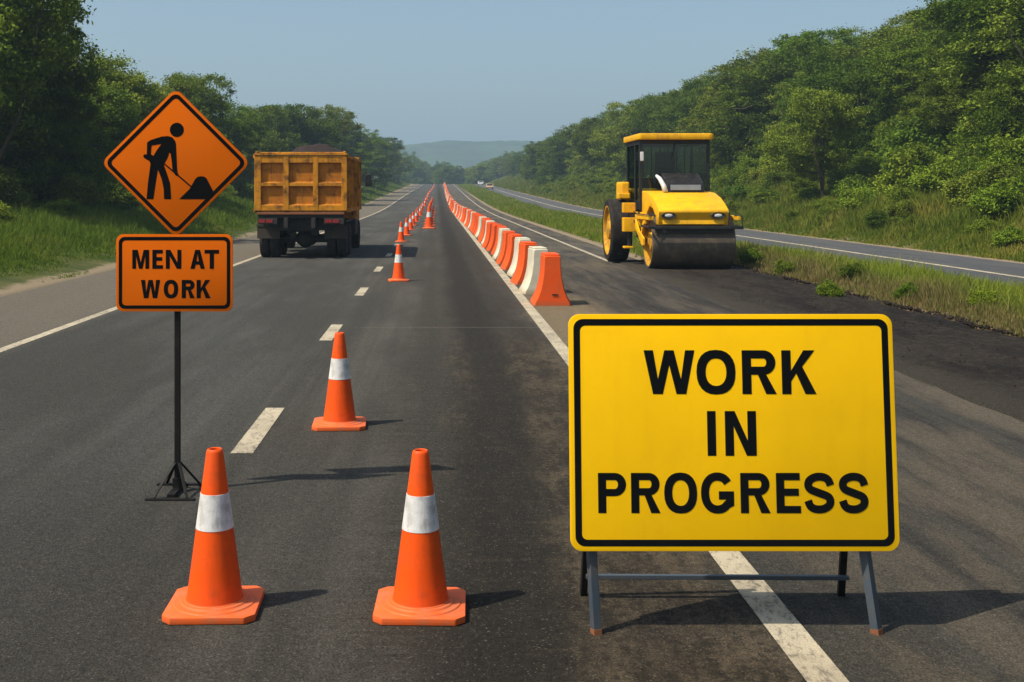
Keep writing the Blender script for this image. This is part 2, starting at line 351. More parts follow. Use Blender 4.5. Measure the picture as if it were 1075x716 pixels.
# ------------------------------------------------------------------ terrain
def smooth(a, b, v):
    t = np.clip((v - a) / (b - a), 0, 1); return t * t * (3 - 2 * t)
def road_z(y):
    y = np.asarray(y, float)
    z = np.where(y < 90, 0, np.where(y < 150, 0.016 / 120 * (y - 90) ** 2, 0.48 + 0.016 * (y - 150)))
    top = 0.48 + 0.016 * 255
    z = np.where(y > 405, top + 0.016 * (y - 405) - 0.00018 * (y - 405) ** 2, z)
    z = np.where(y > 560, (top + 0.016 * 155 - 0.00018 * 155 ** 2) - 0.0398 * (np.minimum(y, 800) - 560), z)
    return z
def bend(y):
    """the far end of the road drifts a little to the right"""
    y = np.asarray(y, float); return 0.9 * smooth(150, 400, y) 
def lat(x, y):
    x = np.asarray(x, float); y = np.asarray(y, float)
    L = np.clip(-x - 9.4, 0, None); zl = np.where(L < 5, 0.19 * L, 0.95 + 0.10 * (L - 5)); zl = np.where(L > 40, 4.45, zl)
    R = np.clip(x - 17.6, 0, None); zr = np.where(R < 8, 0.33 * R, 2.64 + 0.36 * (R - 8)); zr = np.where(R > 45, 15.96 + 0.05 * (R - 45), zr)
    zm = 0.10 * smooth(8.6, 9.3, x) * smooth(11.8, 11.2, x)
    fade = 1 - 0.55 * smooth(420, 800, y)
    und = 0.35 * np.sin(x * 0.31 + y * 0.07) * smooth(2, 9, np.maximum(L, R)) + 0.2 * np.sin(y * 0.19 + x * 0.5) * smooth(1, 6, np.maximum(L, R))
    return (zl + zr) * fade + zm + und
def ground_z(x, y): return road_z(y) + lat(np.asarray(x) - bend(y), y)

YS = np.unique(np.concatenate([np.linspace(-40, 0, 9), np.arange(2, 60, 1.0), np.arange(60, 160, 3.0), np.arange(160, 600, 6.0), np.geomspace(600, 3400, 26)]))
XS = np.unique(np.concatenate([-np.geomspace(45, 1500, 16), np.arange(-44, -8.7, 1.0), [-8.75, -8.6, 6.1, 6.25, 6.6, 7.2, 8.25, 8.35], np.arange(8.8, 11.4, .4), [11.55, 11.7, 16.85, 17.05], np.arange(17.6, 60, 1.0), np.geomspace(60, 1500, 16)]))
def sheet(name, xs, ys, zf, mat, xj=None):
    X, Y = np.meshgrid(xs, ys)
    Xb = X + bend(Y)
    if xj is not None: Xb = xj(X, Y, Xb)
    Z = zf(X, Y)
    co = np.stack([Xb, Y, Z], -1).reshape(-1, 3); nx = len(xs); ny = len(ys)
    i = np.arange(nx * ny).reshape(ny, nx)
    f = np.stack([i[:-1, :-1], i[:-1, 1:], i[1:, 1:], i[1:, :-1]], -1).reshape(-1, 4)
    me = np_mesh(name, co, [f]); me.polygons.foreach_set('use_smooth', [True] * len(me.polygons))
    return link_mesh(name, me, mat)
def gz(X, Y):
    z = road_z(Y) + lat(X, Y)
    near = smooth(30, 27.5, Y)
    inside = ((X > -8.7) & (X < 6.2)) | ((X > 11.6) & (X < 16.95)) | ((X > 6.1) & (X < 8.3) & (Y < 34))
    return np.where(inside, z - 0.12, z) + np.where(Y > 800, 0, 0)
tag(sheet('ground', XS, YS, gz, M['soil']), kind='structure')
yr = YS[YS < 620]
tag(sheet('road', [-8.62, -6, -3, 0, 3, 6.17], yr, lambda X, Y: road_z(Y) + 0.012, M['asphalt']), kind='structure')
tag(sheet('second_road', [11.62, 14, 16.93], yr, lambda X, Y: road_z(Y) + 0.012, M['second']), kind='structure')
# fresh asphalt strip, ragged outer edge, 25 mm proud of the old surface
ysf = np.concatenate([np.arange(-20, 34.3, 0.35)])
def rag(X, Y, Xb):
    e = 0.09 * np.sin(Y * 2.1) + 0.07 * np.sin(Y * 5.3 + 1) + 0.05 * np.sin(Y * 11.0)
    k = (X > 8.0) * 1.0; k2 = (X < 5.5) * 0.25
    taper = -1.9 * smooth(31.6, 34.2, Y) * (X > 6.5)
    return Xb + e * k + e * k2 + taper
def fz(X, Y):
    return road_z(Y) + np.where((X < 5.36) | (X > 8.25), -0.02, 0.042) + 0.006 * np.sin(X * 5.1 + Y * 1.7) * np.sin(Y * 3.3)
tag(sheet('fresh_asphalt', [5.26, 5.37, 6.5, 7.5, 8.2, 8.36], ysf, fz, M['fresh'], rag), kind='structure')

def stripe(name, x0, x1, ya, yb):
    ys = np.unique(np.concatenate([[ya, yb], YS[(YS > ya) & (YS < yb)]]))
    o = sheet(name, [x0, x1], ys, lambda X, Y: road_z(Y) + 0.017 + 0.00003 * Y, M['line'])
    return tag(o, kind='structure')
stripe('left_edge_line', -5.80, -5.64, -10, 600)
stripe('lane_edge_line', 1.575, 1.755, -10, 600)
stripe('right_edge_line', 5.08, 5.22, 33.2, 600)
stripe('second_road_edge_line', 14.12, 14.34, -10, 600)
k = 0
dash_m = []
for k in range(60):
    y0 = 9.05 + 6.85 * k - (0.0 if k else 0.0)
    if y0 > 400: break
    dash_m.append((y0, y0 + 1.9))
verts = []; 
for a, b in dash_m:
    for (yy, xx) in ((a, -1.64), (a, -1.46), (b, -1.46), (b, -1.64)):
        verts.append((xx + float(bend(yy)), yy, float(road_z(yy)) + 0.017 + 0.00003 * yy))
fi = np.arange(len(verts)).reshape(-1, 4)
tag(link_mesh('dashed_centre_line', np_mesh('dashed_centre_line', np.array(verts), [fi]), M['line']), kind='structure')

# hills far away
def hill(name, cx, cy, wx, wy, h, seed, col):
    nx, ny = 110, 60
    u = np.linspace(-1, 1, nx); v = np.linspace(-1, 1, ny); U, V = np.meshgrid(u, v)
    r = np.sqrt(U ** 2 + V ** 2); base = np.clip(1 - r, 0, 1); base = base * base * (3 - 2 * base)
    rs = np.random.default_rng(seed); nz = np.zeros_like(U)
    for i in range(60):
        kx, ky = rs.normal(0, 6 + i * 0.8, 2); nz += np.sin(kx * U + ky * V + rs.uniform(0, 7)) * 0.35 / (3 + i)
    Z = h * base ** 0.42 * (1 + nz * 0.22) - 6 + rs.uniform(0, 1.6, U.shape) * (base > 0.02)
    co = np.stack([cx + U * wx, cy + V * wy, Z], -1).reshape(-1, 3)
    i = np.arange(nx * ny).reshape(ny, nx); f = np.stack([i[:-1, :-1], i[:-1, 1:], i[1:, 1:], i[1:, :-1]], -1).reshape(-1, 4)
    t = NT(name + '_woodland'); p = t.pos(); n = t.noise(p, 0.02, 6, .7)
    t.set(color=t.mix(t.mapr(n, .35, .65), col, tuple(c * 2.0 for c in col)), rough=0.95, spec=0.05)
    o = link_mesh(name, np_mesh(name, co, [f]), t.m); return tag(o, kind='structure')
hill('hill', 45, 1750, 520, 260, 84, 3, (0.030, 0.048, 0.018))
hill('far_hill', -330, 2300, 620, 260, 82, 5, (0.030, 0.048, 0.018))

# ------------------------------------------------------------------ foliage
def leaf_quads(cent, size, up=0.35, squash=1.0):
    n = len(cent)
    nrm = rng.normal(size=(n, 3)); nrm[:, 2] = np.abs(nrm[:, 2]) + up; nrm /= np.linalg.norm(nrm, axis=1, keepdims=True)
    a = rng.normal(size=(n, 3)); a -= nrm * (a * nrm).sum(1, keepdims=True); a /= np.linalg.norm(a, axis=1, keepdims=True)
    b = np.cross(nrm, a); s = (size * rng.uniform(0.6, 1.3, n))[:, None]
    a = a * s; b = b * s * 0.55
    # pointed leaf of four corners, folded a little at the middle
    co = np.stack([cent - a, cent + b * 1.0 + nrm * s * 0.12 - a * 0.1, cent + a, cent - b * 1.0 + nrm * s * 0.12 - a * 0.1], 1).reshape(-1, 3)
    f = np.arange(4 * n).reshape(-1, 4)
    return co, f

def crown_mesh(name, lobes, n_clump, n_leaf, leaf, clump_r, hollow=0.5, low_cut=None):
    """lobes: list of (x,y,z,rx,ry,rz); clumps of leaves spread through each lobe's outer volume"""
    L = np.array(lobes); w = (L[:, 3] * L[:, 4] + L[:, 3] * L[:, 5]); w = w / w.sum()
    pts = []
    li = rng.choice(len(L), n_clump, p=w)
    d = rng.normal(size=(n_clump, 3)); d /= np.linalg.norm(d, axis=1, keepdims=True)
    rr = (hollow + (1 - hollow) * rng.uniform(0, 1, n_clump) ** 0.6) * rng.normal(1.0, 0.09, n_clump)
    c = L[li, :3] + d * rr[:, None] * L[li, 3:6]
    if low_cut is not None: c = c[c[:, 2] > low_cut]
    n = len(c); cr = clump_r * rng.uniform(0.6, 1.4, n)
    off = rng.normal(size=(n, n_leaf, 3)) * 0.5; off[:, :, 2] *= 0.55
    P = (c[:, None, :] + off * cr[:, None, None]).reshape(-1, 3)
    co, f = leaf_quads(P, leaf)
    return np_mesh(name, co, [f]), c

def trunk_mesh(name, h, r, targets, lean=0.0):
    mb = MB()
    path = []; n = 6
    ph = random.uniform(0, 6)
    for i in range(n):
        t = i / (n - 1); path.append((lean * t * h + 0.12 * math.sin(ph + t * 4), 0.1 * math.cos(ph + t * 5), t * h * 0.8 - 0.25))
    mb.tube(path, [r * (1.35 if i == 0 else 1 - 0.13 * i) for i in range(n)], 8)
    for tx in targets:
        k = random.randint(1, n - 2); a = Vector(path[k]); b = Vector(tx)
        m = a.lerp(b, 0.5) + Vector((0, 0, -0.12 * (b - a).length)) + Vector((random.uniform(-.2, .2), random.uniform(-.2, .2), 0))
        mb.tube([a, m, b], [r * 0.42, r * 0.26, r * 0.07], 6)
    return mb

TREES = []
def make_tree(kind, mat, h, seed, leafsize=0.11, dens=1.0):
    """root empty with trunk and crown"""
    random.seed(seed)
    lobes = []
    if kind == 'broad':
        for i in range(8):
            a = i * 2.4 + random.uniform(-.5, .5); R = h * random.uniform(0.18, 0.32) * (1 if i else 0)
            zz = h * random.uniform(0.42, 0.86); s = h * random.uniform(0.13, 0.22) * (1.15 - 0.35 * (zz / h))
            lobes.append((R * math.cos(a), R * math.sin(a), zz, s * 1.25, s * 1.25, s * 0.85))
        lobes.append((0, 0, h * 0.84, h * 0.17, h * 0.17, h * 0.14)); lobes.append((0, 0, h * 0.55, h * 0.25, h * 0.25, h * 0.2))
    elif kind == 'full':        # leafy down to the ground
        for i in range(12):
            a = i * 2.4; zz = h * (0.14 + 0.72 * i / 11); R = h * 0.24 * math.sin(PI * min(1, (zz / h) * 0.8 + 0.22)) * random.uniform(.7, 1.2)
            s = h * random.uniform(0.14, 0.2)
            lobes.append((R * math.cos(a), R * math.sin(a), zz, s * 1.15, s * 1.15, s))
        lobes.append((0, 0, h * 0.5, h * 0.22, h * 0.22, h * 0.3))
    else:                       # airy, layered
        for i in range(11):
            a = i * 2.1 + random.uniform(-.4, .4); R = h * random.uniform(0.12, 0.36); zz = h * random.uniform(0.5, 0.92)
            lobes.append((R * math.cos(a), R * math.sin(a), zz, h * .13, h * .13, h * .055))
        lobes.append((0, 0, h * 0.7, h * .18, h * .18, h * .14))
    area = sum(l[3] * l[4] for l in lobes)
    me, c = crown_mesh('crown', lobes, int(250 * dens), 130 if kind != 'airy' else 85, leafsize * 0.66, h * 0.056, hollow=0.80)
    tg = [c[i] for i in rng.choice(len(c), 12, replace=False)]
    mb = trunk_mesh('trunk', h, h * 0.022, tg)
    root = bpy.data.objects.new('broadleaf_tree', None); COL.objects.link(root)
    mb.build('trunk', M['bark'], root, smooth=True)
    me.materials.append(mat); link_mesh('crown', me, None, root)
    root['h'] = h
    return root
PROTO = {
 'full': [make_tree('full', M['leafA'], 9.0, 1, 0.13, 1.5), make_tree('full', M['leafA'], 9.0, 2, 0.13, 1.5), make_tree('full', M['leafB'], 9.0, 3, 0.13, 1.4)],
 'broad': [make_tree('broad', M['leafA'], 9.0, 4, 0.13, 1.5), make_tree('broad', M['leafB'], 9.0, 5, 0.13, 1.4), make_tree('broad', M['leafA'], 9.0, 6, 0.12, 1.5)],
 'airy': [make_tree('airy', M['leafB'], 9.0, 7, 0.12, 1.2), make_tree('airy', M['leafA'], 9.0, 8, 0.12, 1.1)],
}
used = set()
def place_tree(kind, v, x, y, h, label, group, fat=1.0):
    p = PROTO[kind][v % len(PROTO[kind])]
    if id(p) not in used: used.add(id(p)); o = p
    else: o = copy_tree(p)
    s = h / 9.0
    o.location = (x, y, float(ground_z(x, y)) - 0.1); o.rotation_euler = (0, 0, random.uniform(0, 6.28)); o.scale = (s * fat, s * fat, s)
    tag(o, label, 'tree', group)
    if 'h' in o: del o['h']
    return o

# --- left wood
random.seed(5)
def lt(px, d, toppx, kind, v, label, fat=1.0, group='trees of the wood left of the road'):
    d = d * (1.22 if d < 120 else 1.1)
    x = (px - CX) * d / F; gzv = float(ground_z(x, d)); top = HC + (HY - toppx) * d / F
    place_tree(kind, v, x, d, (top - gzv) * 1.0, label, group, fat)
lt(-14, 37, -75, 'broad', 0, 'tallest dark tree at the left edge of the photo, reaching past the top', 0.85)
lt(-55, 41, -60, 'full', 1, 'dark leafy tree cut off by the left edge of the photo', 1.1)
lt(40, 43, 15, 'broad', 2, 'dark tree with ragged branches against the sky, near the top left corner', 0.62)
lt(25, 42, 60, 'full', 0, 'dense dark tree under the tallest tree at the left edge', 1.0)
lt(70, 46, 88, 'full', 1, 'low dark leafy tree left of the orange diamond sign', 0.9)
lt(118, 55, 55, 'broad', 1, 'pale feathery tree just above the left corner of the orange diamond sign', 1.0)
lt(100, 52, 105, 'full', 2, 'mid green tree behind the left corner of the orange diamond sign', 0.95)
lt(152, 60, 70, 'airy', 0, 'airy pale tree behind the top left side of the orange diamond sign', 1.1)
lt(160, 63, 110, 'full', 0, 'bushy tree behind the shoveller picture of the orange sign', 1.0)
lt(195, 75, 74, 'broad', 0, 'dark round-topped tree directly above the tip of the orange diamond sign', 0.85)
lt(228, 84, 100, 'broad', 2, 'dark tree over the right shoulder of the orange diamond sign', 1.0)
lt(212, 78, 132, 'full', 1, 'low leafy tree between the orange sign and the dump truck', 1.0)
lt(262, 100, 110, 'broad', 1, 'pale tree behind the left end of the dump truck load box', 1.0)
lt(250, 96, 140, 'full', 2, 'low pale tree beside the left edge of the dump truck load box', 1.0)
lt(285, 112, 108, 'broad', 0, 'rounded tree above the left half of the dump truck', 0.95)
lt(312, 128, 104, 'broad', 2, 'highest rounded tree above the middle of the dump truck', 1.0)
lt(300, 122, 135, 'full', 0, 'leafy tree low behind the dark load of the dump truck', 1.0)
lt(340, 150, 112, 'broad', 1, 'tree above the right end of the dump truck load box', 1.0)
lt(362, 180, 122, 'full', 1, 'tree just right of the dump truck load box', 1.1)
lt(380, 215, 136, 'full', 0, 'hazy tree above the mirror of the dump truck', 1.2)
lt(398, 260, 142, 'broad', 0, 'hazy domed tree at the right shoulder of the left wood', 1.1)
lt(413, 310, 150, 'full', 2, 'last tall hazy tree of the left wood before the far hill', 1.1)
random.seed(21)
Y = 34.0; n = 0
while Y < 400:
    for row in range(3):
        x = -(21.0 + row * 5.5) + random.uniform(-1.5, 1.5) - 0.01 * Y; y = Y + random.uniform(-2, 2)
        px = CX + x * F / y
        if px < -90: continue
        env = np.interp(px, [-90, 75, 110, 165, 200, 245, 290, 340, 370, 400, 430], [-40, 20, 90, 95, 100, 125, 122, 122, 138, 152, 172]) + 10
        top = HC + (HY - env) * y / F * random.uniform(0.66, 0.96); g = float(ground_z(x, y)); h = top - g
        if h < 3.2: h = 3.2
        h = min(h, 17)
        if y < 90: lab, grp = 'leafy tree deeper in the dark near part of the left wood', 'deep trees of the near left wood'
        else: lab, grp = 'leafy tree in the hazy far part of the left wood beyond the dump truck', 'trees of the far left wood'
        place_tree(random.choice(['full', 'full', 'broad']), random.randint(0, 2), x, y, h, lab, grp, random.uniform(0.95, 1.25))
    Y += 4.5 + Y * 0.035

# --- right wood
random.seed(31)
def rt(px, d, toppx, kind, v, label, fat=1.0, group='trees of the wooded bank right of the roads'):
    d = d * 1.17
    x = (px - CX) * d / F; gzv = float(ground_z(x, d)); top = HC + (HY - toppx) * d / F
    place_tree(kind, v, x, d, top - gzv, label, group, fat)
rt(862, 56, 92, 'broad', 1, 'pale-crowned tree with a bare visible trunk on the right bank', 0.95)
rt(868, 82, 24, 'broad', 2, 'tall rounded tree above the pale one with the visible trunk', 0.95)
rt(838, 86, 34, 'broad', 0, 'broad tree left of the tallest one on the right bank skyline', 0.95)
rt(910, 74, 62, 'full', 0, 'dark leafy tree right of the visible trunk on the right bank', 1.0)
rt(950, 66, 52, 'full', 1, 'full dark tree below the notch in the right skyline', 1.0)
rt(930, 76, 30, 'broad', 1, 'tree on the right skyline, between the two tallest crowns', 1.0)
rt(985, 60, 24, 'broad', 2, 'tree reaching almost to the top edge, left of the top right corner', 1.0)
rt(1052, 54, -25, 'full', 0, 'very tall dark tree filling the top right corner of the photo', 0.95)
rt(1075, 48, -40, 'broad', 0, 'tall dark tree cut off by the right edge of the photo', 1.1)
rt(1010, 52, 50, 'full', 2, 'mid green tree below the top right corner, standing forward', 0.9)
rt(1062, 45, 62, 'full', 1, 'dark tree low at the right edge of the photo', 0.9)
rt(800, 92, 55, 'broad', 1, 'rounded tree on the skyline up and right of the roller cab', 1.0)
rt(770, 100, 70, 'airy', 1, 'tree with open crown on the skyline above the right end of the roller roof', 1.1)
rt(735, 108, 82, 'broad', 0, 'domed tree on the skyline over the roller roof', 1.0)
rt(700, 122, 92, 'broad', 2, 'domed tree on the skyline up and left of the roller roof', 1.0)
rt(790, 84, 95, 'full', 0, 'leafy tree low on the bank right of the roller cab', 1.0)
rt(762, 86, 118, 'full', 2, 'short pale tree on the bank beside the roller cab', 1.0)
rt(660, 135, 108, 'broad', 1, 'tree on the skyline left of the roller cab', 1.0)
rt(622, 155, 122, 'broad', 0, 'tree on the skyline above the long barrier row', 1.0)
rt(590, 190, 135, 'full', 1, 'hazy tree on the descending skyline over the grass median', 1.1)
rt(565, 230, 148, 'full', 0, 'hazy tree low on the descending right skyline', 1.1)
random.seed(41)
def right_rows(Y0, Y1, rows, step0, stepk):
    Y = Y0
    while Y < Y1:
        for row in range(rows):
            x = 28.5 + row * 6.0 + random.uniform(-1.4, 1.4); y = Y + random.uniform(-1.8, 1.8)
            px = CX + (x + float(bend(y))) * F / y
            if px > 1150: continue
            ratio = np.interp(px, [480, 540, 620, 700, 800, 870, 960, 1075], [.62, .52, .47, .435, .44, .415, .39, .40])
            top = HC + ratio * x * random.uniform(0.62, 0.99); g = float(ground_z(x, y)); h = max(4.0, top - g)
            h = min(h, 15)
            if y < 75: lab, grp = 'leafy tree packed into the near part of the wooded right bank', 'packed trees of the near right bank'
            elif y < 150: lab, grp = 'leafy tree packed into the middle of the wooded right bank, behind the roller', 'packed trees of the middle right bank'
            else: lab, grp = 'small hazy tree in the far part of the wooded right bank', 'trees of the far right bank'
            place_tree(random.choice(['full', 'broad', 'broad']) if row else 'full', random.randint(0, 2), x, y, h, lab, grp, random.uniform(1.05, 1.5))
        Y += step0 * 1.25 + Y * stepk
right_rows(42, 150, 4, 4.6, 0.014)
right_rows(150, 430, 3, 4.0, 0.03)
# far trees across the valley beyond the crest
random.seed(51)
for i in range(34):
    px = 425 + i * 3.4 + random.uniform(-2, 2); d = random.uniform(440, 600)
    x = (px - CX) * d / F
    toppy = np.interp(px, [420, 440, 455, 468, 485, 500, 520, 545], [158, 170, 176, 170, 178, 172, 166, 158]) + random.uniform(-2, 4)
    g = float(ground_z(x, d)); h = HC + (HY - toppy) * d / F - g
    place_tree('full', i, x, d, max(5, h), 'tiny hazy tree where the road disappears below the far hill', 'trees beyond the road crest', 1.4)

# --- bushes
def make_bush(seed, mat, n=60, leaf=0.052):
    random.seed(seed); lobes = [(random.uniform(-.6, .6), random.uniform(-.5, .5), random.uniform(0.3, 1.05), random.uniform(.35, .6), random.uniform(.35, .6), random.uniform(.3, .5)) for _ in range(7)]
    me, c = crown_mesh('leafy_crown', lobes, n * 2, 75, leaf, 0.25, 0.45, low_cut=0.05)
    root = bpy.data.objects.new('bush', None); COL.objects.link(root)
    me.materials.append(mat); link_mesh('foliage', me, None, root)
    mb = MB()
    for i in rng.choice(len(c), 9, replace=False): mb.tube([(0, 0, -0.1), tuple(np.array(c[i]) * [0.4, 0.4, 0.55]), tuple(c[i])], [0.03, 0.018, 0.006], 5)
    mb.build('stem', M['bark'], root, smooth=True)
    return root
BUSH = [make_bush(61, M['leafC']), make_bush(62, M['leafC']), make_bush(63, M['leafB']), make_bush(64, M['leafA'])]
ub = set()
def place_bush(v, x, y, s, label, group, sz=1.0):
    p = BUSH[v % 4]
    if v % 4 not in ub: ub.add(v % 4); o = p
    else: o = copy_tree(p)
    o.location = (x, y, float(ground_z(x, y)) - 0.05); o.rotation_euler = (0, 0, random.uniform(0, 6.28)); o.scale = (s, s, s * sz)
    tag(o, label, 'bush', group)
random.seed(71)
Yb = 34.0
while Yb < 260:
    for row in range(5):
        x = 19.8 + row * 2.0 + random.uniform(-.7, .7) - (0.7 if Yb < 60 else 0); y = Yb + random.uniform(-1.5, 1.5)
        if random.random() < (0.4 if row == 0 else 0.03): continue
        s = (0.65 + 0.28 * row) * random.uniform(0.75, 1.3)
        if y < 60: lab, grp = 'green bush on the grassy right bank near the right edge of the photo', 'bushes of the near right bank'
        elif y < 110: lab, grp = 'green bush at the foot of the wooded right bank, behind the roller', 'bushes of the middle right bank'
        else: lab, grp = 'small hazy bush at the foot of the far right bank', 'bushes of the far right bank'
        place_bush(random.randint(0, 3), x, y, s, lab, grp, random.uniform(.7, 1.1))
    Yb += 1.5 + Yb * 0.018
Yb = 30.0
while Yb < 300:
    for row in range(2):
        x = -15.6 - row * 2.2 + random.uniform(-.8, .8); y = Yb + random.uniform(-1.5, 1.5)
        if random.random() < 0.25: continue
        s = (0.9 + 0.5 * row) * random.uniform(0.7, 1.3)
        if y < 75: lab, grp = 'green bush in the shade at the foot of the left wood, left of the signs', 'bushes of the near left verge'
        else: lab, grp = 'hazy green bush at the foot of the left wood behind the dump truck', 'bushes of the far left verge'
        place_bush(random.randint(0, 3), x, y, s, lab, grp, random.uniform(.8, 1.1))
    Yb += 2.6 + Yb * 0.04
# lone weeds of the median
random.seed(81)
for (px, py, s, lab) in ((790, 280, 0.40, 'dark low bush right beside the roller drum'), (892, 300, 0.34, 'tallest weed standing up from the median grass'),
                         (872, 313, 0.30, 'dark weed clump in the middle of the near median'), (948, 318, 0.30, 'spreading weed clump at the median edge, right of the tallest weed'),
                         (1030, 330, 0.30, 'leafy weed clump of the median closest to the right edge'), (823, 290, 0.3, 'low weed clump of the median a little right of the roller')):
    x, y, z = gp(px, py); place_bush(random.randint(0, 3), x, y, s, lab, 'weed clumps in the median', 1.0)

# --- grass
def grass(name, n, xfun, y0, y1, h, w, mat, gam=1.0, hvar=0.5, tuft=5, hfun=None):
    u = rng.uniform(0, 1, n // tuft)
    yy = (y0 ** (-gam) + u * (y1 ** (-gam) - y0 ** (-gam))) ** (-1 / gam)
    xa, xb = xfun(yy); v = rng.uniform(0, 1, len(yy)); xx = xa + (xb - xa) * v
    sc_ = np.repeat(np.sqrt(yy / y0), tuft)
    xx = np.repeat(xx, tuft) + rng.normal(0, 0.07, len(xx) * tuft) * sc_; yy = np.repeat(yy, tuft) + rng.normal(0, 0.07, len(yy) * tuft) * sc_
    th = np.repeat(rng.uniform(1 - hvar, 1 + hvar, len(v)), tuft)
    hh = h * th * rng.uniform(0.6, 1.2, len(xx)) * (1 + 0.25 * (sc_ - 1))
    patch = 0.75 + 0.45 * np.sin(xx * 1.1 + 0.6 * yy) * np.sin(yy * 0.43 + xx * .3); hh *= np.clip(patch, 0.4, 1.3)
    if hfun is not None: hh *= hfun(xx, yy)
    ww = w * sc_ * rng.uniform(0.6, 1.3, len(xx))
    zz = ground_z(xx, yy) - 0.02; xx = xx + bend(yy) * 0
    a = rng.uniform(0, 2 * PI, len(xx)); dx, dy = np.cos(a), np.sin(a)
    la = rng.uniform(0, 2 * PI, len(xx)); ln = hh * rng.uniform(0.1, 0.6, len(xx)); lx, ly = np.cos(la) * ln, np.sin(la) * ln
    B = np.stack([xx, yy, zz], -1); W = np.stack([dx, dy, 0 * dx], -1) * ww[:, None]
    Mi = B + np.stack([lx * .35, ly * .35, hh * .58], -1); T = B + np.stack([lx, ly, hh], -1)
    co = np.stack([B - W, B + W, Mi + W * .7, Mi - W * .7, T], 1).reshape(-1, 3)
    i = np.arange(len(xx))[:, None] * 5
    me = np_mesh(name, co, [i + np.array([[0, 1, 2, 3]]), i + np.array([[3, 2, 4]])])
    return tag(link_mesh(name, me, mat), kind='stuff')
def tagg(o, l): tag(o, l, 'grass'); return o
edge = lambda y: 8.45 + 0.12 * np.sin(y * 1.7) + 0.1 * np.sin(y * 4.1) - 1.75 * smooth(31.8, 34.4, y)
tagg(grass('median_grass', 95000, lambda y: (edge(y), np.full_like(y, 11.6)), 9, 38, 0.26, 0.0075, M['grassM'], 0.6, hfun=lambda x, y: (0.45 + 0.65 * smooth(8.3, 9.3, x)) * (1 - 0.55 * smooth(10.3, 11.5, x))), 'ragged green and straw coloured grass of the median strip near the roller')
tagg(grass('far_median_grass', 90000, lambda y: (6.75 + 0.0 * y + bend(y), 11.55 + 0 * y + bend(y)), 34.3, 400, 0.24, 0.016, M['grassG'], 0.8), 'grass of the median strip running away beside the barrier row')
tagg(grass('left_verge_grass', 150000, lambda y: (-17.5 + bend(y), -9.35 + 0.35 * np.sin(y * .5) + bend(y)), 20, 400, 0.40, 0.014, M['grassD'], 0.7, hfun=lambda x, y: 0.2 + 0.9 * smooth(-9.6, -12.5, x)), 'deep green grass of the left verge between the shoulder and the wood')
tagg(grass('right_bank_grass', 230000, lambda y: (17.4 + bend(y), 29.5 + bend(y)), 27, 400, 0.50, 0.019, M['grassG'], 0.7, hfun=lambda x, y: 0.25 + 0.9 * smooth(17, 19.5, x)), 'tall yellow green grass of the bank beyond the second road')
#PART2
# ------------------------------------------------------------------ flat lettering
def rrect(w, h, r, seg=8):
    pts = []
    for cx, cy, a0 in ((w/2-r, h/2-r, 0), (-w/2+r, h/2-r, 90), (-w/2+r, -h/2+r, 180), (w/2-r, -h/2+r, 270)):
        for i in range(seg + 1):
            a = math.radians(a0 + 90 * i / seg); pts.append((cx + r * math.cos(a), cy + r * math.sin(a)))
    return pts
def arc(cx, cy, rx, ry, a0, a1, n=14, e=1.0):
    out = []
    for i in range(n + 1):
        a = math.radians(a0 + (a1 - a0) * i / n); c, s_ = math.cos(a), math.sin(a)
        out.append((cx + rx * math.copysign(abs(c) ** e, c), cy + ry * math.copysign(abs(s_) ** e, s_)))
    return out
def ribbon(path, t):
    L, R = [], []; n = len(path)
    for i, p in enumerate(path):
        p = Vector(p)
        d0 = (p - Vector(path[i-1])).normalized() if i > 0 else None
        d1 = (Vector(path[i+1]) - p).normalized() if i < n - 1 else None
        if d0 is None: d0 = d1
        if d1 is None: d1 = d0
        n0 = Vector((-d0.y, d0.x)); n1 = Vector((-d1.y, d1.x)); m = (n0 + n1).normalized(); k = t / 2 / max(0.35, m.dot(n0))
        L.append(tuple(p + m * k)); R.append(tuple(p - m * k))
    return L + R[::-1]
def catmull(pts, n=6):
    P = [pts[0]] + list(pts) + [pts[-1]]; out = []
    for i in range(1, len(P) - 2):
        p0, p1, p2, p3 = [Vector(q) for q in P[i-1:i+3]]
        for k in range(n):
            t = k / n; out.append(tuple(0.5 * ((2*p1) + (p2-p0)*t + (2*p0-5*p1+4*p2-p3)*t*t + (3*p1-p0-3*p2+p3)*t**3)))
    out.append(tuple(pts[-1])); return out
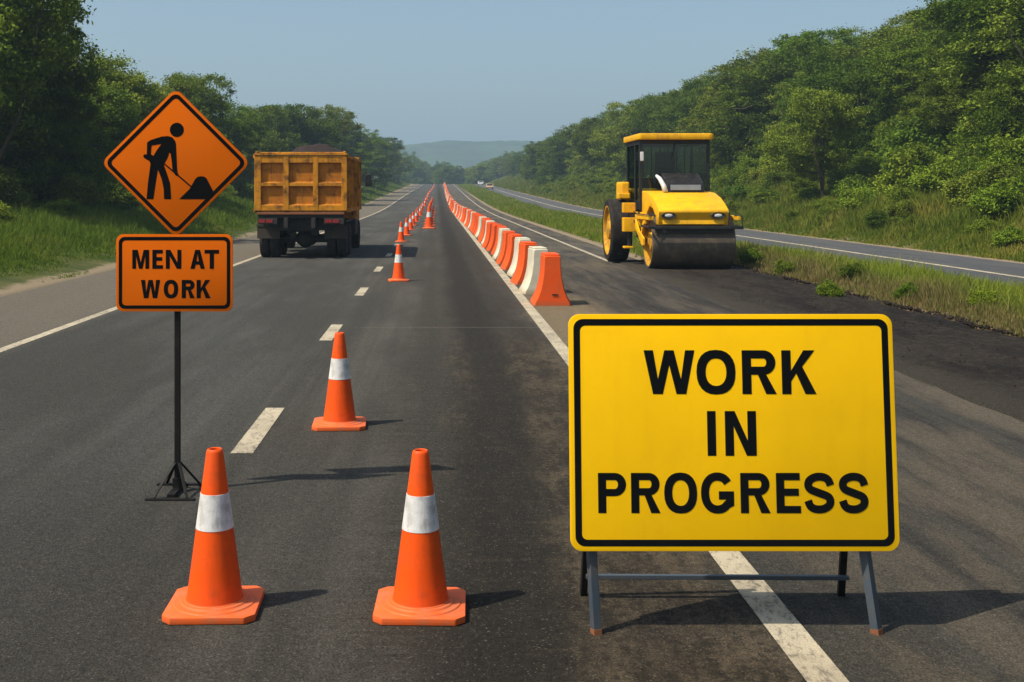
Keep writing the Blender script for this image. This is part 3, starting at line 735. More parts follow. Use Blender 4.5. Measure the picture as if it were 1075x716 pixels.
def glyph(ch, w, h, t):
    """outline and holes of a bold capital"""
    th = t * 0.88
    if ch == 'I': return [([(0,0),(w,0),(w,h),(0,h)], [])]
    if ch == 'T': return [([(0,h),(0,h-th),(w/2-t/2,h-th),(w/2-t/2,0),(w/2+t/2,0),(w/2+t/2,h-th),(w,h-th),(w,h)], [])]
    if ch == 'E':
        m = h * 0.52
        return [([(0,0),(w,0),(w,th),(t,th),(t,m-th/2),(w*.93,m-th/2),(w*.93,m+th/2),(t,m+th/2),(t,h-th),(w*.98,h-th),(w*.98,h),(0,h)], [])]
    if ch == 'N': return [([(0,0),(t*.95,0),(t*.95,h*.66),(w-t*1.08,0),(w,0),(w,h),(w-t*.95,h),(w-t*.95,h*.34),(t*1.08,h),(0,h)], [])]
    if ch == 'M':
        s_ = t * .92; return [([(0,0),(s_,0),(s_,h*.66),(w/2-t*.42,0),(w/2+t*.42,0),(w-s_,h*.66),(w-s_,0),(w,0),(w,h),(w-t*1.32,h),(w/2,h*.33),(t*1.32,h),(0,h)], [])]
    if ch == 'W':
        a = t * 1.02; q = w * .27
        return [([(0,h),(q-a*.52,0),(q+a*.52,0),(w/2,h*.66),(w-q-a*.52,0),(w-q+a*.52,0),(w,h),(w-a,h),(w-q-a*.02,h*.34),(w/2+a*.50,h),(w/2-a*.50,h),(q+a*.02,h*.34),(a,h)], [])]
    if ch == 'K': return [([(0,0),(t,0),(t,h*.29),(w*.42,h*.47),(w-t*1.2,0),(w,0),(w*.60,h*.63),(w*.97,h),(w*.97-t*1.22,h),(t,h*.53),(t,h),(0,h)], [])]
    if ch == 'A':
        k = t * 1.02; y1 = h * .22; y2 = y1 + th * .92
        xl = lambda y: (w/2 - t*.58) * y / h + k
        return [([(0,0),(k,0),(xl(y1),y1),(w-xl(y1),y1),(w-k,0),(w,0),(w/2+t*.58,h),(w/2-t*.58,h)], [[(xl(y2),y2),(w/2,h*.80),(w-xl(y2),y2)]])]
    if ch == 'O': return [(arc(w/2,h/2,w/2,h/2*1.02,0,345,23,.86), [arc(w/2,h/2,w/2-t,h/2-th,0,345,23,.9)])]
    if ch in 'PR':
        b = h * (.42 if ch == 'P' else .44); r = (h - b) / 2; cx = w - r * .98 - (0.02 * w if ch == 'R' else 0)
        hole = [(t, h-th)] + arc(cx, b + r, r * .98 - t, r - th, 90, -90, 10) + [(t, b+th)]
        bowl = arc(cx, b + r, r * .98, r, 90, -90 if ch == 'P' else -70, 12)
        if ch == 'P': out = [(0,0),(0,h)] + bowl + [(t,b),(t,0)]
        else: out = [(0,0),(0,h)] + bowl + [(w*.70,b+.01*h),(w,0),(w-t*1.15,0),(w*.46,b),(t,b),(t,0)]
        return [(out, [hole])]
    if ch == 'G':
        a, b = (w-t)/2, (h-th)/2; p = arc(w/2, h/2, a, b, 36, 318, 24, .9) + [(w-t/2, h*.25), (w-t/2, h*.44), (w*.54, h*.44)]
        return [(ribbon(p, t), [])]
    if ch == 'S':
        q = [(1,.73),(.90,.90),(.68,.985),(.36,.985),(.10,.89),(.02,.75),(.12,.61),(.5,.50),(.88,.39),(.98,.25),(.90,.11),(.64,.015),(.32,.015),(.10,.10),(0,.27)]
        return [(ribbon(catmull([(t/2 + x*(w-t), th/2 + y*(h-th)) for x, y in q]), t * .97), [])]
def decal(name, shapes, n_off, mat, parent, Mx):
    bm = bmesh.new()
    for k, (outer, holes) in enumerate(shapes):
        loops = [[Vector((p[0], p[1], 0)) for p in l] for l in [outer] + holes]; flat = [p for l in loops for p in l]
        vs = [bm.verts.new(Mx @ Vector((p.x, n_off - 0.00012 * k, p.y))) for p in flat]
        for t in tessellate_polygon(loops):
            try: bm.faces.new([vs[i] for i in t])
            except ValueError: pass
    bmesh.ops.recalc_face_normals(bm, faces=bm.faces)
    want = (Mx.to_3x3() @ Vector((0, -1, 0)))
    for f in bm.faces:
        f.normal_update()
        if f.normal.dot(want) < 0: f.normal_flip()
    me = bpy.data.meshes.new(name); bm.to_mesh(me); bm.free()
    return link_mesh(name, me, mat, parent)
def line_of(chars, y0, y1, t, conv):
    """chars: list of (letter, x0, x1) in photo pixels; conv maps a pixel to plane metres"""
    sh = []
    for ch, x0, x1 in chars:
        a = conv(x0, y1); b = conv(x1, y0)
        for outer, holes in glyph(ch, b[0] - a[0], b[1] - a[1], t):
            sh.append(([(p[0] + a[0], p[1] + a[1]) for p in outer], [[(p[0] + a[0], p[1] + a[1]) for p in h] for h in holes]))
    return sh

# ------------------------------------------------------------------ yellow sign
SC = 221.0
ys_ = empty('roadwork_sign', ((770.0 - CX) / SC, 5.425, 0), label='large yellow board reading WORK IN PROGRESS on a folding grey metal stand', cat='sign')
zc = HC - (454 - HY) / SC; tilt = math.radians(-5.0)
MY = Matrix.Translation((0, 0, zc)) @ Matrix.Rotation(tilt, 4, 'X')
W_, H_ = 343.5 / SC, 246 / SC
MB().prism(rrect(W_, H_, 0.055), 'y', -0.009, 0.009, bev=0.0025, M=MY).build('panel', M['yellow_sign'], ys_, smooth=True, auto=40)
mb = MB()
for zz in (-0.3, 0.3): mb.box((0, 0.0175, zz), (W_ * .96, 0.016, 0.04), M=MY)
mb.build('back_rail', M['grey_metal'], ys_)
decal('border', [(rrect(W_ - .046, H_ - .046, 0.046), [rrect(W_ - .108, H_ - .108, 0.026)])], -0.0101, M['black_film'], ys_, MY)
cy_ = lambda x, y: ((x - 771.3) / SC, (454 - y) / SC)
zx = lambda v: 580 + v / 1.7636; zy = lambda v: 310 + v / 1.7636
def row(chars, y0, y1, t): return line_of([(c, zx(a), zx(b)) for c, a, b in chars], zy(y0), zy(y1), t / 1.7636 / SC, cy_)
decal('lettering', row([('W',174,269),('O',272,345),('R',357,421),('K',431,495)], 104, 185, 17.2), -0.0101, M['black_film'], ys_, MY)
decal('lettering', row([('I',290,306),('N',323,381)], 216, 298, 17), -0.0101, M['black_film'], ys_, MY)
decal('lettering', row([('P',86,138),('R',147,201),('O',208,269),('G',276,337),('R',349,404),('E',415,460),('S',466,523),('S',530,586)], 329, 402, 15), -0.0101, M['black_film'], ys_, MY)
X0 = ys_.location.x
def strut(name, a, b, wx, wy, mat, parent):
    a = Vector(a); b = Vector(b); d = (b - a); L = d.length; q = d.to_track_quat('Z', 'Y').to_matrix().to_4x4()
    mb = MB(); mb.box((0, 0, L / 2), (wx, wy, L), bev=0.003); 
    for v in mb.bm.verts: v.co = (Matrix.Translation(a) @ q) @ v.co
    return mb.build(name, mat, parent)
for s, fx, tx in ((-1, (627 - CX) / 223.5 - X0, (621 - CX) / 221 - X0), (1, (923.5 - CX) / 223.5 - X0, (908 - CX) / 221 - X0)):
    foot = Vector((fx, -0.055, 0.0)); low = Vector((tx, 0.002, 0.44)); d = (low - foot).normalized(); top = foot + (low - foot) * 3.15
    top.x = low.x + (low.x - foot.x) * 0.6
    lg = strut('leg', foot + d * 0.034, low, 0.040, 0.040, M['grey_metal'], ys_)
    strut('leg_top', low + Vector((0, .028, 0)), Vector((low.x, 0.095, 1.40)), 0.036, 0.03, M['grey_metal'], ys_)
    strut('rubber_foot', foot + d * 0.002, foot + d * 0.036, 0.043, 0.043, M['rust'], lg)
for fx, tx in (((613.5 - CX) / 204.5 - X0, (627 - CX) / 215 - X0 ), ((886 - CX) / 204.5 - X0, (900 - CX) / 215 - X0)):
    strut('leg', (fx, 0.46, 0.0), (tx, 0.125, 1.38), 0.034, 0.034, M['black_metal'], ys_)
strut('crossbar', ((616 - CX) / 206 - X0, 0.40, 0.128), ((893 - CX) / 206 - X0, 0.40, 0.122), 0.026, 0.022, M['grey_metal'], ys_)
strut('folding_stay', ((616 - CX) / 208 - X0, 0.435, 0.085), ((891 - CX) / 208 - X0, 0.437, 0.088), 0.006, 0.006, M['black_metal'], ys_) if False else None

# ------------------------------------------------------------------ orange signs on a post
DS = 151.5; dS = F / DS
os_ = empty('roadwork_sign', ((185 - CX) / DS, dS, 0), label='orange diamond with shovelling worker above a MEN AT WORK plate on a black post', cat='sign')
os_.location.x = (185.2 - CX) / DS
cxp = 185.2; zpx = lambda y: HC - (y - HY) / DS
mb = MB(); mb.box((0, 0.035, 1.32), (0.038, 0.038, 2.44), bev=0.004); mb.build('post', M['black_metal'], os_)
mb = MB(); mb.box((0, -0.19, 0.014), (0.335, 0.042, 0.022), bev=0.003); mb.build('skid', M['black_metal'], os_)
mb = MB(); mb.box((-.005, 0.21, 0.014), (0.36, 0.042, 0.022), bev=0.003); mb.build('skid', M['black_metal'], os_)
mb = MB(); mb.box((0, 0.01, 0.035), (0.05, 0.36, 0.02)); mb.box((0, 0.035, 0.075), (0.06, 0.06, 0.07), bev=.004); mb.build('base_tie', M['black_metal'], os_)
for sx, sy in ((-1, -1), (1, -1), (-1, 1), (1, 1)):
    strut('brace', (sx * 0.115, -0.19 if sy < 0 else 0.21, 0.025), (sx * 0.015, 0.035 + sy * 0.012, 0.215), 0.022, 0.008, M['black_metal'], os_)
I0 = Matrix.Translation((0, 0, 0))
sd = 0.733
MD = Matrix.Translation((-0.003, 0, zpx(171))) @ Matrix.Rotation(math.radians(45), 4, 'Y')
MB().prism(rrect(sd, sd, 0.055), 'y', -0.004, 0.004, bev=0.001, M=MD).build('diamond_panel', M['orange_sign'], os_, smooth=True, auto=40)
decal('diamond_border', [(rrect(sd - .036, sd - .036, 0.047), [rrect(sd - .088, sd - .088, 0.028)])], -0.0050, M['black_film'], os_, MD)
MP = Matrix.Translation(((183.3 - cxp) / DS, 0, zpx(286.4)))
pw, ph = 122.5 / DS, 81 / DS
MB().prism(rrect(pw, ph, 0.05), 'y', -0.004, 0.004, bev=0.001, M=MP).build('plate', M['orange_sign'], os_, smooth=True, auto=40)
decal('plate_border', [(rrect(pw - .036, ph - .036, 0.042), [rrect(pw - .084, ph - .084, 0.026)])], -0.0050, M['black_film'], os_, MP)
cp = lambda x, y: ((x - 183.3) / DS, (286.4 - y) / DS)
zx = lambda v: 90 + v / 2.755; zy = lambda v: 80 + v / 2.755
def row2(chars, y0, y1, t): return line_of([(c, zx(a), zx(b)) for c, a, b in chars], zy(y0), zy(y1), t / 2.755 / DS, cp)
decal('lettering', row2([('M',135,184),('E',193,224),('N',232,277),('A',303,345),('T',344,386)], 502, 557, 12.2), -0.0050, M['black_film'], os_, MP)
decal('lettering', row2([('W',160,216),('O',226,268),('R',278,316),('K',321,362)], 589, 642, 12.2), -0.0050, M['black_film'], os_, MP)
pq = lambda x, y: ((140 + x / 7.16 - cxp) / DS, -((120 + y / 7.16) - 171) / DS)
MW = Matrix.Translation((0, 0, zpx(171)))
body = [(104,215),(112,205),(135,192),(215,167),(262,163),(295,174),(315,200),(322,225),(325,300),(330,405),(334,440),(345,458),(322,464),(296,430),(290,360),(281,296),(272,288),(258,330),(236,368),(232,385),(252,440),(278,520),(286,638),(232,638),(229,560),(214,490),(190,425),(186,418),(172,500),(152,638),(100,638),(110,520),(130,372),(122,352),(84,330),(74,314),(84,300),(102,302)]
hole = [(138,235),(133,300),(152,312),(178,268),(212,224)]
decal('worker_pictogram', [([pq(*p) for p in arc(328,117,53,54,0,345,23)], []), ([pq(*p) for p in body], [[pq(*p) for p in hole]]),
      ([pq(*p) for p in ribbon([(236,374),(440,548)], 11)], []), ([pq(*p) for p in [(345,638),(425,560),(466,486),(484,470),(510,465),(536,469),(552,482),(609,592),(558,638)]], [])], -0.0050, M['black_film'], os_, MW)

# crumbs of mix along the ragged edge of the new strip
n_ = 2600; cyy = rng.uniform(8, 33, n_); cxx = 8.33 + 0.09 * np.sin(cyy * 2.1) + np.abs(rng.normal(0, 0.16, n_)) - 0.08
m_ = rng.uniform(0, 1, n_) < 0.3; cxx = np.where(m_, rng.uniform(5.6, 8.3, n_), cxx); sz = np.where(m_, rng.uniform(.006, .016, n_), rng.uniform(.012, .045, n_))
octa = np.array([(1,0,0),(-1,0,0),(0,1,0),(0,-1,0),(0,0,.8),(0,0,-.8)], float)
V_ = octa[None] * sz[:, None, None] * rng.uniform(.6, 1.3, (n_, 6, 1)) + np.stack([cxx, cyy, np.where(cxx < 8.3, 0.048, 0.02) + sz * .3], -1)[:, None, :]
F_ = np.array([(0,2,4),(2,1,4),(1,3,4),(3,0,4),(2,0,5),(1,2,5),(3,1,5),(0,3,5)])
cr_ = link_mesh('asphalt_crumbs', np_mesh('asphalt_crumbs', V_.reshape(-1, 3), [(np.arange(n_)[:, None, None] * 6 + F_[None]).reshape(-1, 3)]), M['fresh'])
tag(cr_, 'loose crumbs of dark asphalt along the ragged edge of the new strip', 'asphalt crumbs', kind='stuff')

# ------------------------------------------------------------------ cones
def make_cone():
    r = bpy.data.objects.new('traffic_cone', None); COL.objects.link(r)
    a = 0.226; c = 0.047
    oc = [(a-c,-a),(a,-a+c),(a,a-c),(a-c,a),(-a+c,a),(-a,a-c),(-a,-a+c),(-a+c,-a)]
    mb = MB(); mb.prism(oc, 'z', 0.002, 0.036, bev=0.006)
    mb.lathe([(0.0,0.0355),(0.205,0.0355),(0.200,0.042),(0.172,0.044),(0.165,0.052),(0.150,0.053),(0.1465,0.058),(0.0,0.058)], 48)
    mb.build('base', M['cone_base'], r, smooth=True, auto=35)
    rad = lambda z: 0.139 - (0.139 - 0.040) * (z - 0.055) / 0.745
    prof = [(rad(0.055) + .002, 0.0575)] + [(rad(z), z) for z in (0.07, 0.2, 0.4, 0.6, 0.785)] + [(0.038, 0.797), (0.033, 0.800), (0.028, 0.797), (0.027, 0.74), (0.05, 0.5)]
    MB().lathe(prof, 48).build('body', M['cone'], r, smooth=True, auto=50)
    z0, z1 = 0.408, 0.583
    MB().lathe([(rad(z0) - .001, z0), (rad(z0) + .0022, z0 + .001), (rad(z1) + .0022, z1 - .001), (rad(z1) - .001, z1)], 48).build('reflective_band', M['white_band'], r, smooth=True, auto=50)
    return r
cone0 = make_cone(); cused = [False]
def cone(x, y, s, label, group, rz=0.0, tiltv=None):
    o = cone0 if not cused[0] else copy_tree(cone0); cused[0] = True
    o.location = (x, y, float(road_z(y)) + 0.012); o.scale = (s, s, s); o.rotation_euler = (0, 0, rz)
    return tag(o, label, 'traffic cone', group)
G1 = 'traffic cones along the dashed line'
def cpx(px, py, s, lab, rz=0.0):
    x, y, _ = gp(px, py); cone(x, y, s, lab, G1, rz)
cpx(225.5, 641, 1.0, 'orange cone with white band, front left one, nearest the foot of the orange sign post', 0.02)
cpx(441.5, 642, 0.995, 'orange cone with white band, front right one, left of the large yellow board', -0.03)
cpx(356.5, 448.5, 1.04, 'single orange cone with white band beside the second white dash, behind the front pair', 0.04)
cpx(418.5, 295.5, 1.06, 'orange cone with white band right of the dump truck, starting the receding line', 0.1)
ords = ['first', 'second', 'third', 'fourth', 'fifth', 'sixth']
for i, d in enumerate((47, 54, 61.5, 69.5, 78, 87.5, 98, 110, 123, 138, 155, 174, 195, 220, 248, 280, 320, 360)):
    lab = ('%s small cone of the dashed line row, past the larger one' % ords[i]) if i < 5 else 'tiny orange cone far down the receding line on the dashes'
    cone(-1.42 + float(bend(d)) + random.uniform(-.06, .06), d, 1.05, lab, G1, random.uniform(-.3, .3))
for i, d in enumerate((64, 69, 75, 82, 90, 99, 109, 121)):
    lab = 'wide orange cone at the near end of the closed lane group' if i == 0 else 'distant orange cone stacked up behind others in the closed lane'
    cone(-0.42 + float(bend(d)) + random.uniform(-.05, .05), d, 1.6, lab, 'cones grouped in the closed lane', random.uniform(-.1, .1))

# ------------------------------------------------------------------ barriers
def make_barrier(mat):
    r = bpy.data.objects.new('road_barrier', None); COL.objects.link(r)
    half = [(0.350,0.0),(0.345,0.05),(0.285,0.15),(0.232,0.28),(0.196,0.42),(0.172,0.56),(0.158,0.72),(0.150,0.90)]
    prof = [(x, z) for x, z in half] + [(0.120,0.915),(-0.120,0.915)] + [(-x, z) for x, z in reversed(half)]
    L = 0.78
    secs = [(0.0, 0.90, 0.985), (0.05, 1.0, 1.0), (L - 0.05, 1.0, 1.0), (L, 0.90, 0.985)]
    bm = bmesh.new(); rings = []
    for y, kx, kz in secs: rings.append([bm.verts.new((x * kx, y, z * kz if z > .1 else z)) for x, z in prof])
    n = len(prof)
    for i in range(3):
        for k in range(n): bm.faces.new((rings[i][k], rings[i][(k+1) % n], rings[i+1][(k+1) % n], rings[i+1][k]))
    bm.faces.new(rings[0]); bm.faces.new(rings[-1][::-1]); bmesh.ops.recalc_face_normals(bm, faces=bm.faces)
    me = bpy.data.meshes.new('shell'); bm.to_mesh(me); bm.free()
    o = link_mesh('shell', me, mat, r, smooth=True); me.set_sharp_from_angle(angle=math.radians(32))
    mb = MB(); mb.box((0, L / 2, 0.925), (0.27, L * .9, 0.035), bev=0.012); mb.build('top_rib', mat, r)
    mb = MB(); mb.box((0.045, -0.004, 0.205), (0.10, 0.02, 0.022)); mb.build('drain_slot', M['dark_trim'], r)
    mb = MB(); mb.tube([(0, L - .02, 0.25), (0, L + 0.09, 0.25)], 0.03, 10); mb.tube([(0, L - .02, 0.62), (0, L + 0.09, 0.62)], 0.03, 10); mb.build('coupling_pin', mat, r, smooth=True)
    return r
B = {'orange': make_barrier(M['bar_orange']), 'white': make_barrier(M['bar_white'])}; bu = set()
d = 20.75; i = 0
pattern = 'OWOWOOWOOOWOOWOOOOWOOWOO'
ordn = ['nearest', 'second', 'third', 'fourth', 'fifth', 'sixth', 'seventh', 'eighth']
random.seed(91)
while d < 392:
    c = 'white' if pattern[i % len(pattern)] == 'W' else 'orange'
    p = B[c]; o = p if c not in bu else copy_tree(p); bu.add(c)
    x = 2.15 + float(bend(d)) + random.uniform(-.035, .035) - 0.25 * smooth(60, 110, d)
    o.location = (float(x), d, float(road_z(d)) + 0.012); o.rotation_euler = (0, 0, 0.0 if i == 0 else 0.05 + random.uniform(-.06, .06))
    if i == 0: lab = 'orange barrier at the near end of the row, its end face turned to the camera'
    elif i < 8: lab = '%s barrier from the near end of the row, a %s one' % (ordn[i], c)
    elif d < 75: lab = '%s plastic barrier in the middle of the long row, seen edge on' % c
    else: lab = 'tiny %s barrier in the far hazy part of the long row' % c
    tag(o, lab, 'barrier', 'plastic barriers lined up along the lane edge line')
    d += 2.36 + max(0, d - 45) * 0.010; i += 1
print('barriers', i)

# ------------------------------------------------------------------ dump truck
tr = empty('dump_truck', (-4.20, 35.3, 0.012), rz=math.radians(0.0), label='worn yellow dump truck seen from behind, heaped with dark gravel', cat='dump truck')
hw = 1.435; zb, zt = 1.44, 3.22; BL = 6.2
bed = MB()
bed.box((0, BL/2, zb + .03), (2*hw - .06, BL, 0.06))
for s in (-1, 1):
    bed.box((s*(hw-.05), BL/2, (zb+zt)/2), (0.05, BL, zt-zb)); bed.box((s*(hw-.02), BL/2, zt-.05), (0.14, BL, 0.10), bev=.015); bed.box((s*(hw-.02), BL/2, zb+.06), (0.13, BL, 0.12), bev=.015)
    for k in range(9): bed.box((s*(hw-.005), 0.35 + k * 0.69, (zb+zt)/2), (0.10, 0.10, zt-zb-.2), bev=.02)
bed.box((0, BL-.03, (zb+zt)/2+.06), (2*hw-.1, 0.06, zt-zb+.12)); bed.box((0, BL + .25, zt+.10), (2*hw-.3, 0.6, 0.05))
bed = bed.build('load_bed', M['truck_y'], tr)
tgm = MB()
cols = [(-1.435,-1.225),(-.545,-.365),(.385,.545),(1.265,1.435)]; rows = [(1.49,1.66),(2.25,2.35),(2.975,3.20)]
for a, b in cols: tgm.box(((a+b)/2, -0.05, 2.345), (b-a, 0.11, 1.71), bev=.012)
for a, b in rows:
    for (p, q) in ((-1.225,-.545),(-.365,.385),(.545,1.265)): tgm.box(((p+q)/2, -0.044, (a+b)/2), (q-p+.01, 0.10, b-a), bev=.010)
tgm.box((0, -0.055, 3.235), (2.9, 0.14, 0.05), bev=.012)
tgo = tgm.build('tailgate', M['truck_y'], tr)
for (p, q) in ((-1.225,-.545),(-.365,.385),(.545,1.265)):
    for (a, b) in ((1.66,2.25),(2.35,2.975)):
        m2 = MB(); m2.box(((p+q)/2, 0.012, (a+b)/2), (q-p+.02, 0.02, b-a+.02))
        # sloping lips round the pressed panel
        m2.prism([(-0.09, a), (0.004, a), (0.004, a + 0.045)], 'x', p + .003, q - .003)
        m2.prism([(-0.09, b), (0.004, b), (0.004, b - 0.025)], 'x', p + .003, q - .003)
        m2.build('pressed_panel', M['truck_panel'], tgo)
m2 = MB()
for s in (-1.36, 1.36): m2.box((s, -0.04, 3.29), (0.09, 0.14, 0.09), bev=.02)
m2.tube([(-1.4, -0.05, 3.285), (1.4, -0.05, 3.285)], 0.022, 8); m2.box((-.45, -.04, 3.275), (.65, .10, .035), bev=.01)
m2.build('tailgate_hinge', M['truck_y'], tgo)
# load
nx, ny = 40, 60; u = np.linspace(-1, 1, nx); v = np.linspace(0, 1, ny); U, V = np.meshgrid(u, v)
Z = 3.02 + 0.60 * np.clip(1 - np.abs((U - .22) / .95) ** 1.8, -.3, 1) * np.clip(np.sin(PI * V) * 1.5, 0, 1) + rng.uniform(-.03, .03, U.shape) + 0.03 * np.sin(U * 9 + V * 14)
co = np.stack([U * (hw - .09), 0.03 + V * (BL - .1), np.maximum(Z, 2.95)], -1).reshape(-1, 3); ii = np.arange(nx * ny).reshape(ny, nx)
o = link_mesh('gravel_load', np_mesh('gravel_load', co, [np.stack([ii[:-1,:-1], ii[:-1,1:], ii[1:,1:], ii[1:,:-1]], -1).reshape(-1, 4)]), M['cargo']); o.location = tr.location
tag(o, 'heap of dark reddish brown gravel carried in the bed of the dump truck', 'gravel load')
ch = MB()
for s in (-.42, .42): ch.box((s, 3.9, 1.12), (0.12, 8.6, 0.30))
for y in (0.3, 1.4, 2.6, 4.4, 6.4): ch.box((0, y, 1.12), (0.84, 0.12, 0.26))
ch.box((0, 0.10, 1.345), (2.66, 0.22, 0.16), bev=.02); ch.box((0, 0.30, 1.08), (1.9, 0.10, 0.42)); ch.box((0.05, .7, 1.2), (2.3, .6, .2))
ch.box((0.0, 1.0, 0.98), (0.75, 0.8, 0.35), bev=.05); ch.box((-.3, .5, .9), (.16, .3, .5)); ch.box((.38, .6, .92), (.2, .4, .42))
ch.build('chassis', M['chassis'], tr)
m2 = MB(); m2.box((0, -.03, 1.41), (2.72, .12, .09), bev=.02); m2.build('bed_sill', M['rust'], tr)
def rot_x(): return Matrix.Rotation(PI/2, 4, 'Y')
def wheel(parent, x, y, r, w, rimr, rimmat, name='wheel'):
    T = Matrix.Translation((x, y, r)) @ rot_x(); h = w / 2
    wo = MB().lathe([(rimr, -h*.9), (r*.86, -h), (r*.96, -h*.9), (r, -h*.62), (r, -h*.15), (r*.985, -h*.13), (r*.985, h*.13), (r, h*.15), (r, h*.62), (r*.96, h*.9), (r*.86, h), (rimr, h*.9)], 40, M=T).build(name, M['tyre'], parent, smooth=True, auto=45)
    MB().lathe([(rimr*1.005, -h*.9), (rimr*.9, -h*.55), (rimr*.35, -h*.5), (rimr*.3, -h*.8), (0, -h*.8)], 28, M=T).lathe([(rimr*1.005, h*.9), (rimr*.9, h*.55), (rimr*.35, h*.5), (rimr*.3, h*.8), (0, h*.8)], 28, M=T).build('rim', rimmat, wo, smooth=True, auto=40)
    return wo
for yy in (0.95, 2.30):
    for s in (-1, 1):
        for xx in (1.22, 0.90): wheel(tr, s * xx, yy, 0.52, 0.29, 0.27, M['truck_y'] if yy > 9 else M['chassis'])
    ax = MB(); ax.tube([(-1.2, yy, .55), (-.3, yy, .58), (.3, yy, .58), (1.2, yy, .55)], [.09, .11, .11, .09], 12)
    ax.lathe([(0,-.30),(.12,-.30),(.27,-.12),(.30,0),(.27,.12),(.12,.30),(0,.30)], 20, M=Matrix.Translation((0.03, yy, .60)) @ rot_x()); ax.build('axle', M['chassis'], tr, smooth=True, auto=40)
for s in (-1, 1):
    wheel(tr, s * 1.2, 6.9, 0.52, 0.30, 0.28, M['chassis'])
    f = MB(); f.box((s * 1.055, 0.36, 0.80), (0.72, 0.02, 0.38), bev=.006); f.build('mud_flap', M['flap'], tr)
    f = MB(); f.box((s * 1.055, 0.36, 1.02), (0.76, 0.06, 0.05)); f.build('flap_bracket', M['chassis'], tr)
    f = MB(); f.box((s * 1.03, -0.025, 1.165), (0.62, 0.10, 0.20), bev=.012); lb = f.build('lamp_box', M['chassis'], tr)
    for k, (xo, wd) in enumerate(((-.17, .20), (.06, .20))):
        f = MB(); f.box((s * 1.03 + xo, -0.082, 1.165), (wd, 0.02, 0.10), bev=.006); f.build('tail_light', M['tail'], lb)
f = MB(); f.tube([(-.36,.25,.82),(-.36,.1,.82),(-.36,.02,.80)], .05, 12); f.build('exhaust_pipe', M['black_metal'], tr, smooth=True, auto=40)
f = MB(); f.box((1.10, 4.6, .85), (.62, 1.3, .55), bev=.08); f.build('fuel_tank', M['chassis'], tr)
f = MB(); f.box((-1.10, 4.6, .85), (.62, 1.3, .55), bev=.08); f.build('tool_box', M['chassis'], tr)
f = MB()
for s in (-1, 1): f.box((s * 1.33, 2.0, 1.14), (.05, 2.6, .06)); 
f.build('side_guard', M['chassis'], tr)
cb = MB(); cb.box((0, 7.55, 1.75), (2.5, 1.75, 1.9), bev=.12); cb.box((0, 7.5, .95), (2.45, 1.8, .5), bev=.06); cab = cb.build('cab', M['truck_y'], tr)
f = MB(); f.box((0, 6.665, 2.2), (1.5, .02, .55)); f.build('rear_window', M['dark_glass'], cab)
for s in (-1, 1):
    f = MB(); f.tube([(s*1.25, 8.1, 2.7), (s*1.55, 8.2, 2.78), (s*1.58, 8.2, 2.3)], .018, 8); mm = f.build('mirror_arm', M['chassis'], tr, smooth=True)
    f = MB(); f.box((s*1.60, 8.18, 2.52), (.26, .10, .46), bev=.03); f.build('mirror_head', M['dark_trim'], mm)

# ------------------------------------------------------------------ road roller
rl = empty('road_roller', (6.78, 30.6, 0.04), rz=math.radians(0.3), label='yellow road roller with dark smooth front drum and black-framed glass cab', cat='road roller')
DR = 0.70; dh = 1.10
T = Matrix.Translation((0, 0, DR)) @ rot_x()
dr = MB().lathe([(DR-.06, -dh+.01), (DR-.02, -dh), (DR, -dh+.02), (DR, dh-.02), (DR-.02, dh), (DR-.06, dh-.01), (DR-.06, dh-.2), (DR-.065, dh-.2), (DR-.065, -dh+.2), (DR-.06, -dh+.2)], 80, M=T).build('front_drum', M['drum'], rl, smooth=True, auto=40)
for s in (-1, 1): MB().lathe([(DR-.06, s*(dh-.012)), (DR-.075, s*(dh-.012)), (DR-.085, s*(dh-.13)), (.30, s*(dh-.16)), (.24, s*(dh-.05)), (0, s*(dh-.05))], 48, M=T).build('drum_web', M['roller_rim'], dr, smooth=True, auto=40)
f = MB()
for s in (-1, 1):
    # yoke: ring segment over the drum side, arm to the axle
    ring = arc(0, DR, .62, .62, 100, -8, 14) + arc(0, DR, .50, .50, -8, 100, 14)
    f.prism(ring, 'x', s*(dh+.015), s*(dh+.075), bev=.008)
    f.prism([(.62,.98),(1.15,1.30),(1.15,1.05),(.12,.60),(-.10,.62),(-.10,.80)], 'x', s*(dh+.08), s*(dh+.13), bev=.008)
    f.box((s*(dh+.045), .25, 1.36), (.10, 2.2, .12), bev=.02)
f.box((0, 1.12, 1.18), (2.3, .22, .35), bev=.03)
f.build('drum_yoke', M['roller_y'], rl)
f = MB()
f.box((0, -.86, 1.115), (2.50, .07, .085), bev=.012)
for s in (-1, 1): f.box((s*1.215, -.30, 1.13), (.05, 1.12, .06), bev=.01); f.tube([(s*1.22,-.86,1.15),(s*1.22,-.86,1.42),(s*1.02,-.80,1.42)], .014, 8)
f.box((0, -.70, 1.02), (2.06, .05, .10)); f.box((0, .0, 1.45), (1.9, 1.3, .06))
f.build('front_bar', M['dark_trim'], rl)
hood = [(-.72,1.17),(-.76,1.32),(-.84,1.52),(-.82,1.575),(-.45,1.74),(0,1.90),(.6,2.02),(1.55,2.08),(1.55,1.17),(.95,1.17),(.80,1.50),(.45,1.66),(0,1.60),(-.35,1.40),(-.5,1.17)]
bm_ = MB(); bm_.prism(hood, 'x', -.96, .88, bev=.028); ho = bm_.build('hood', M['roller_y'], rl, smooth=True, auto=32)
f = MB(); f.box((-.04, -.4, 1.30), (1.7, .6, .22)); f.build('hood_underside', M['dark_trim'], rl)
f = MB(); f.box((-.04, -.775, 1.26), (1.62, .02, .12), rot=(math.radians(-12),0,0), bev=.006); f.build('grille', M['roller_y'], rl)
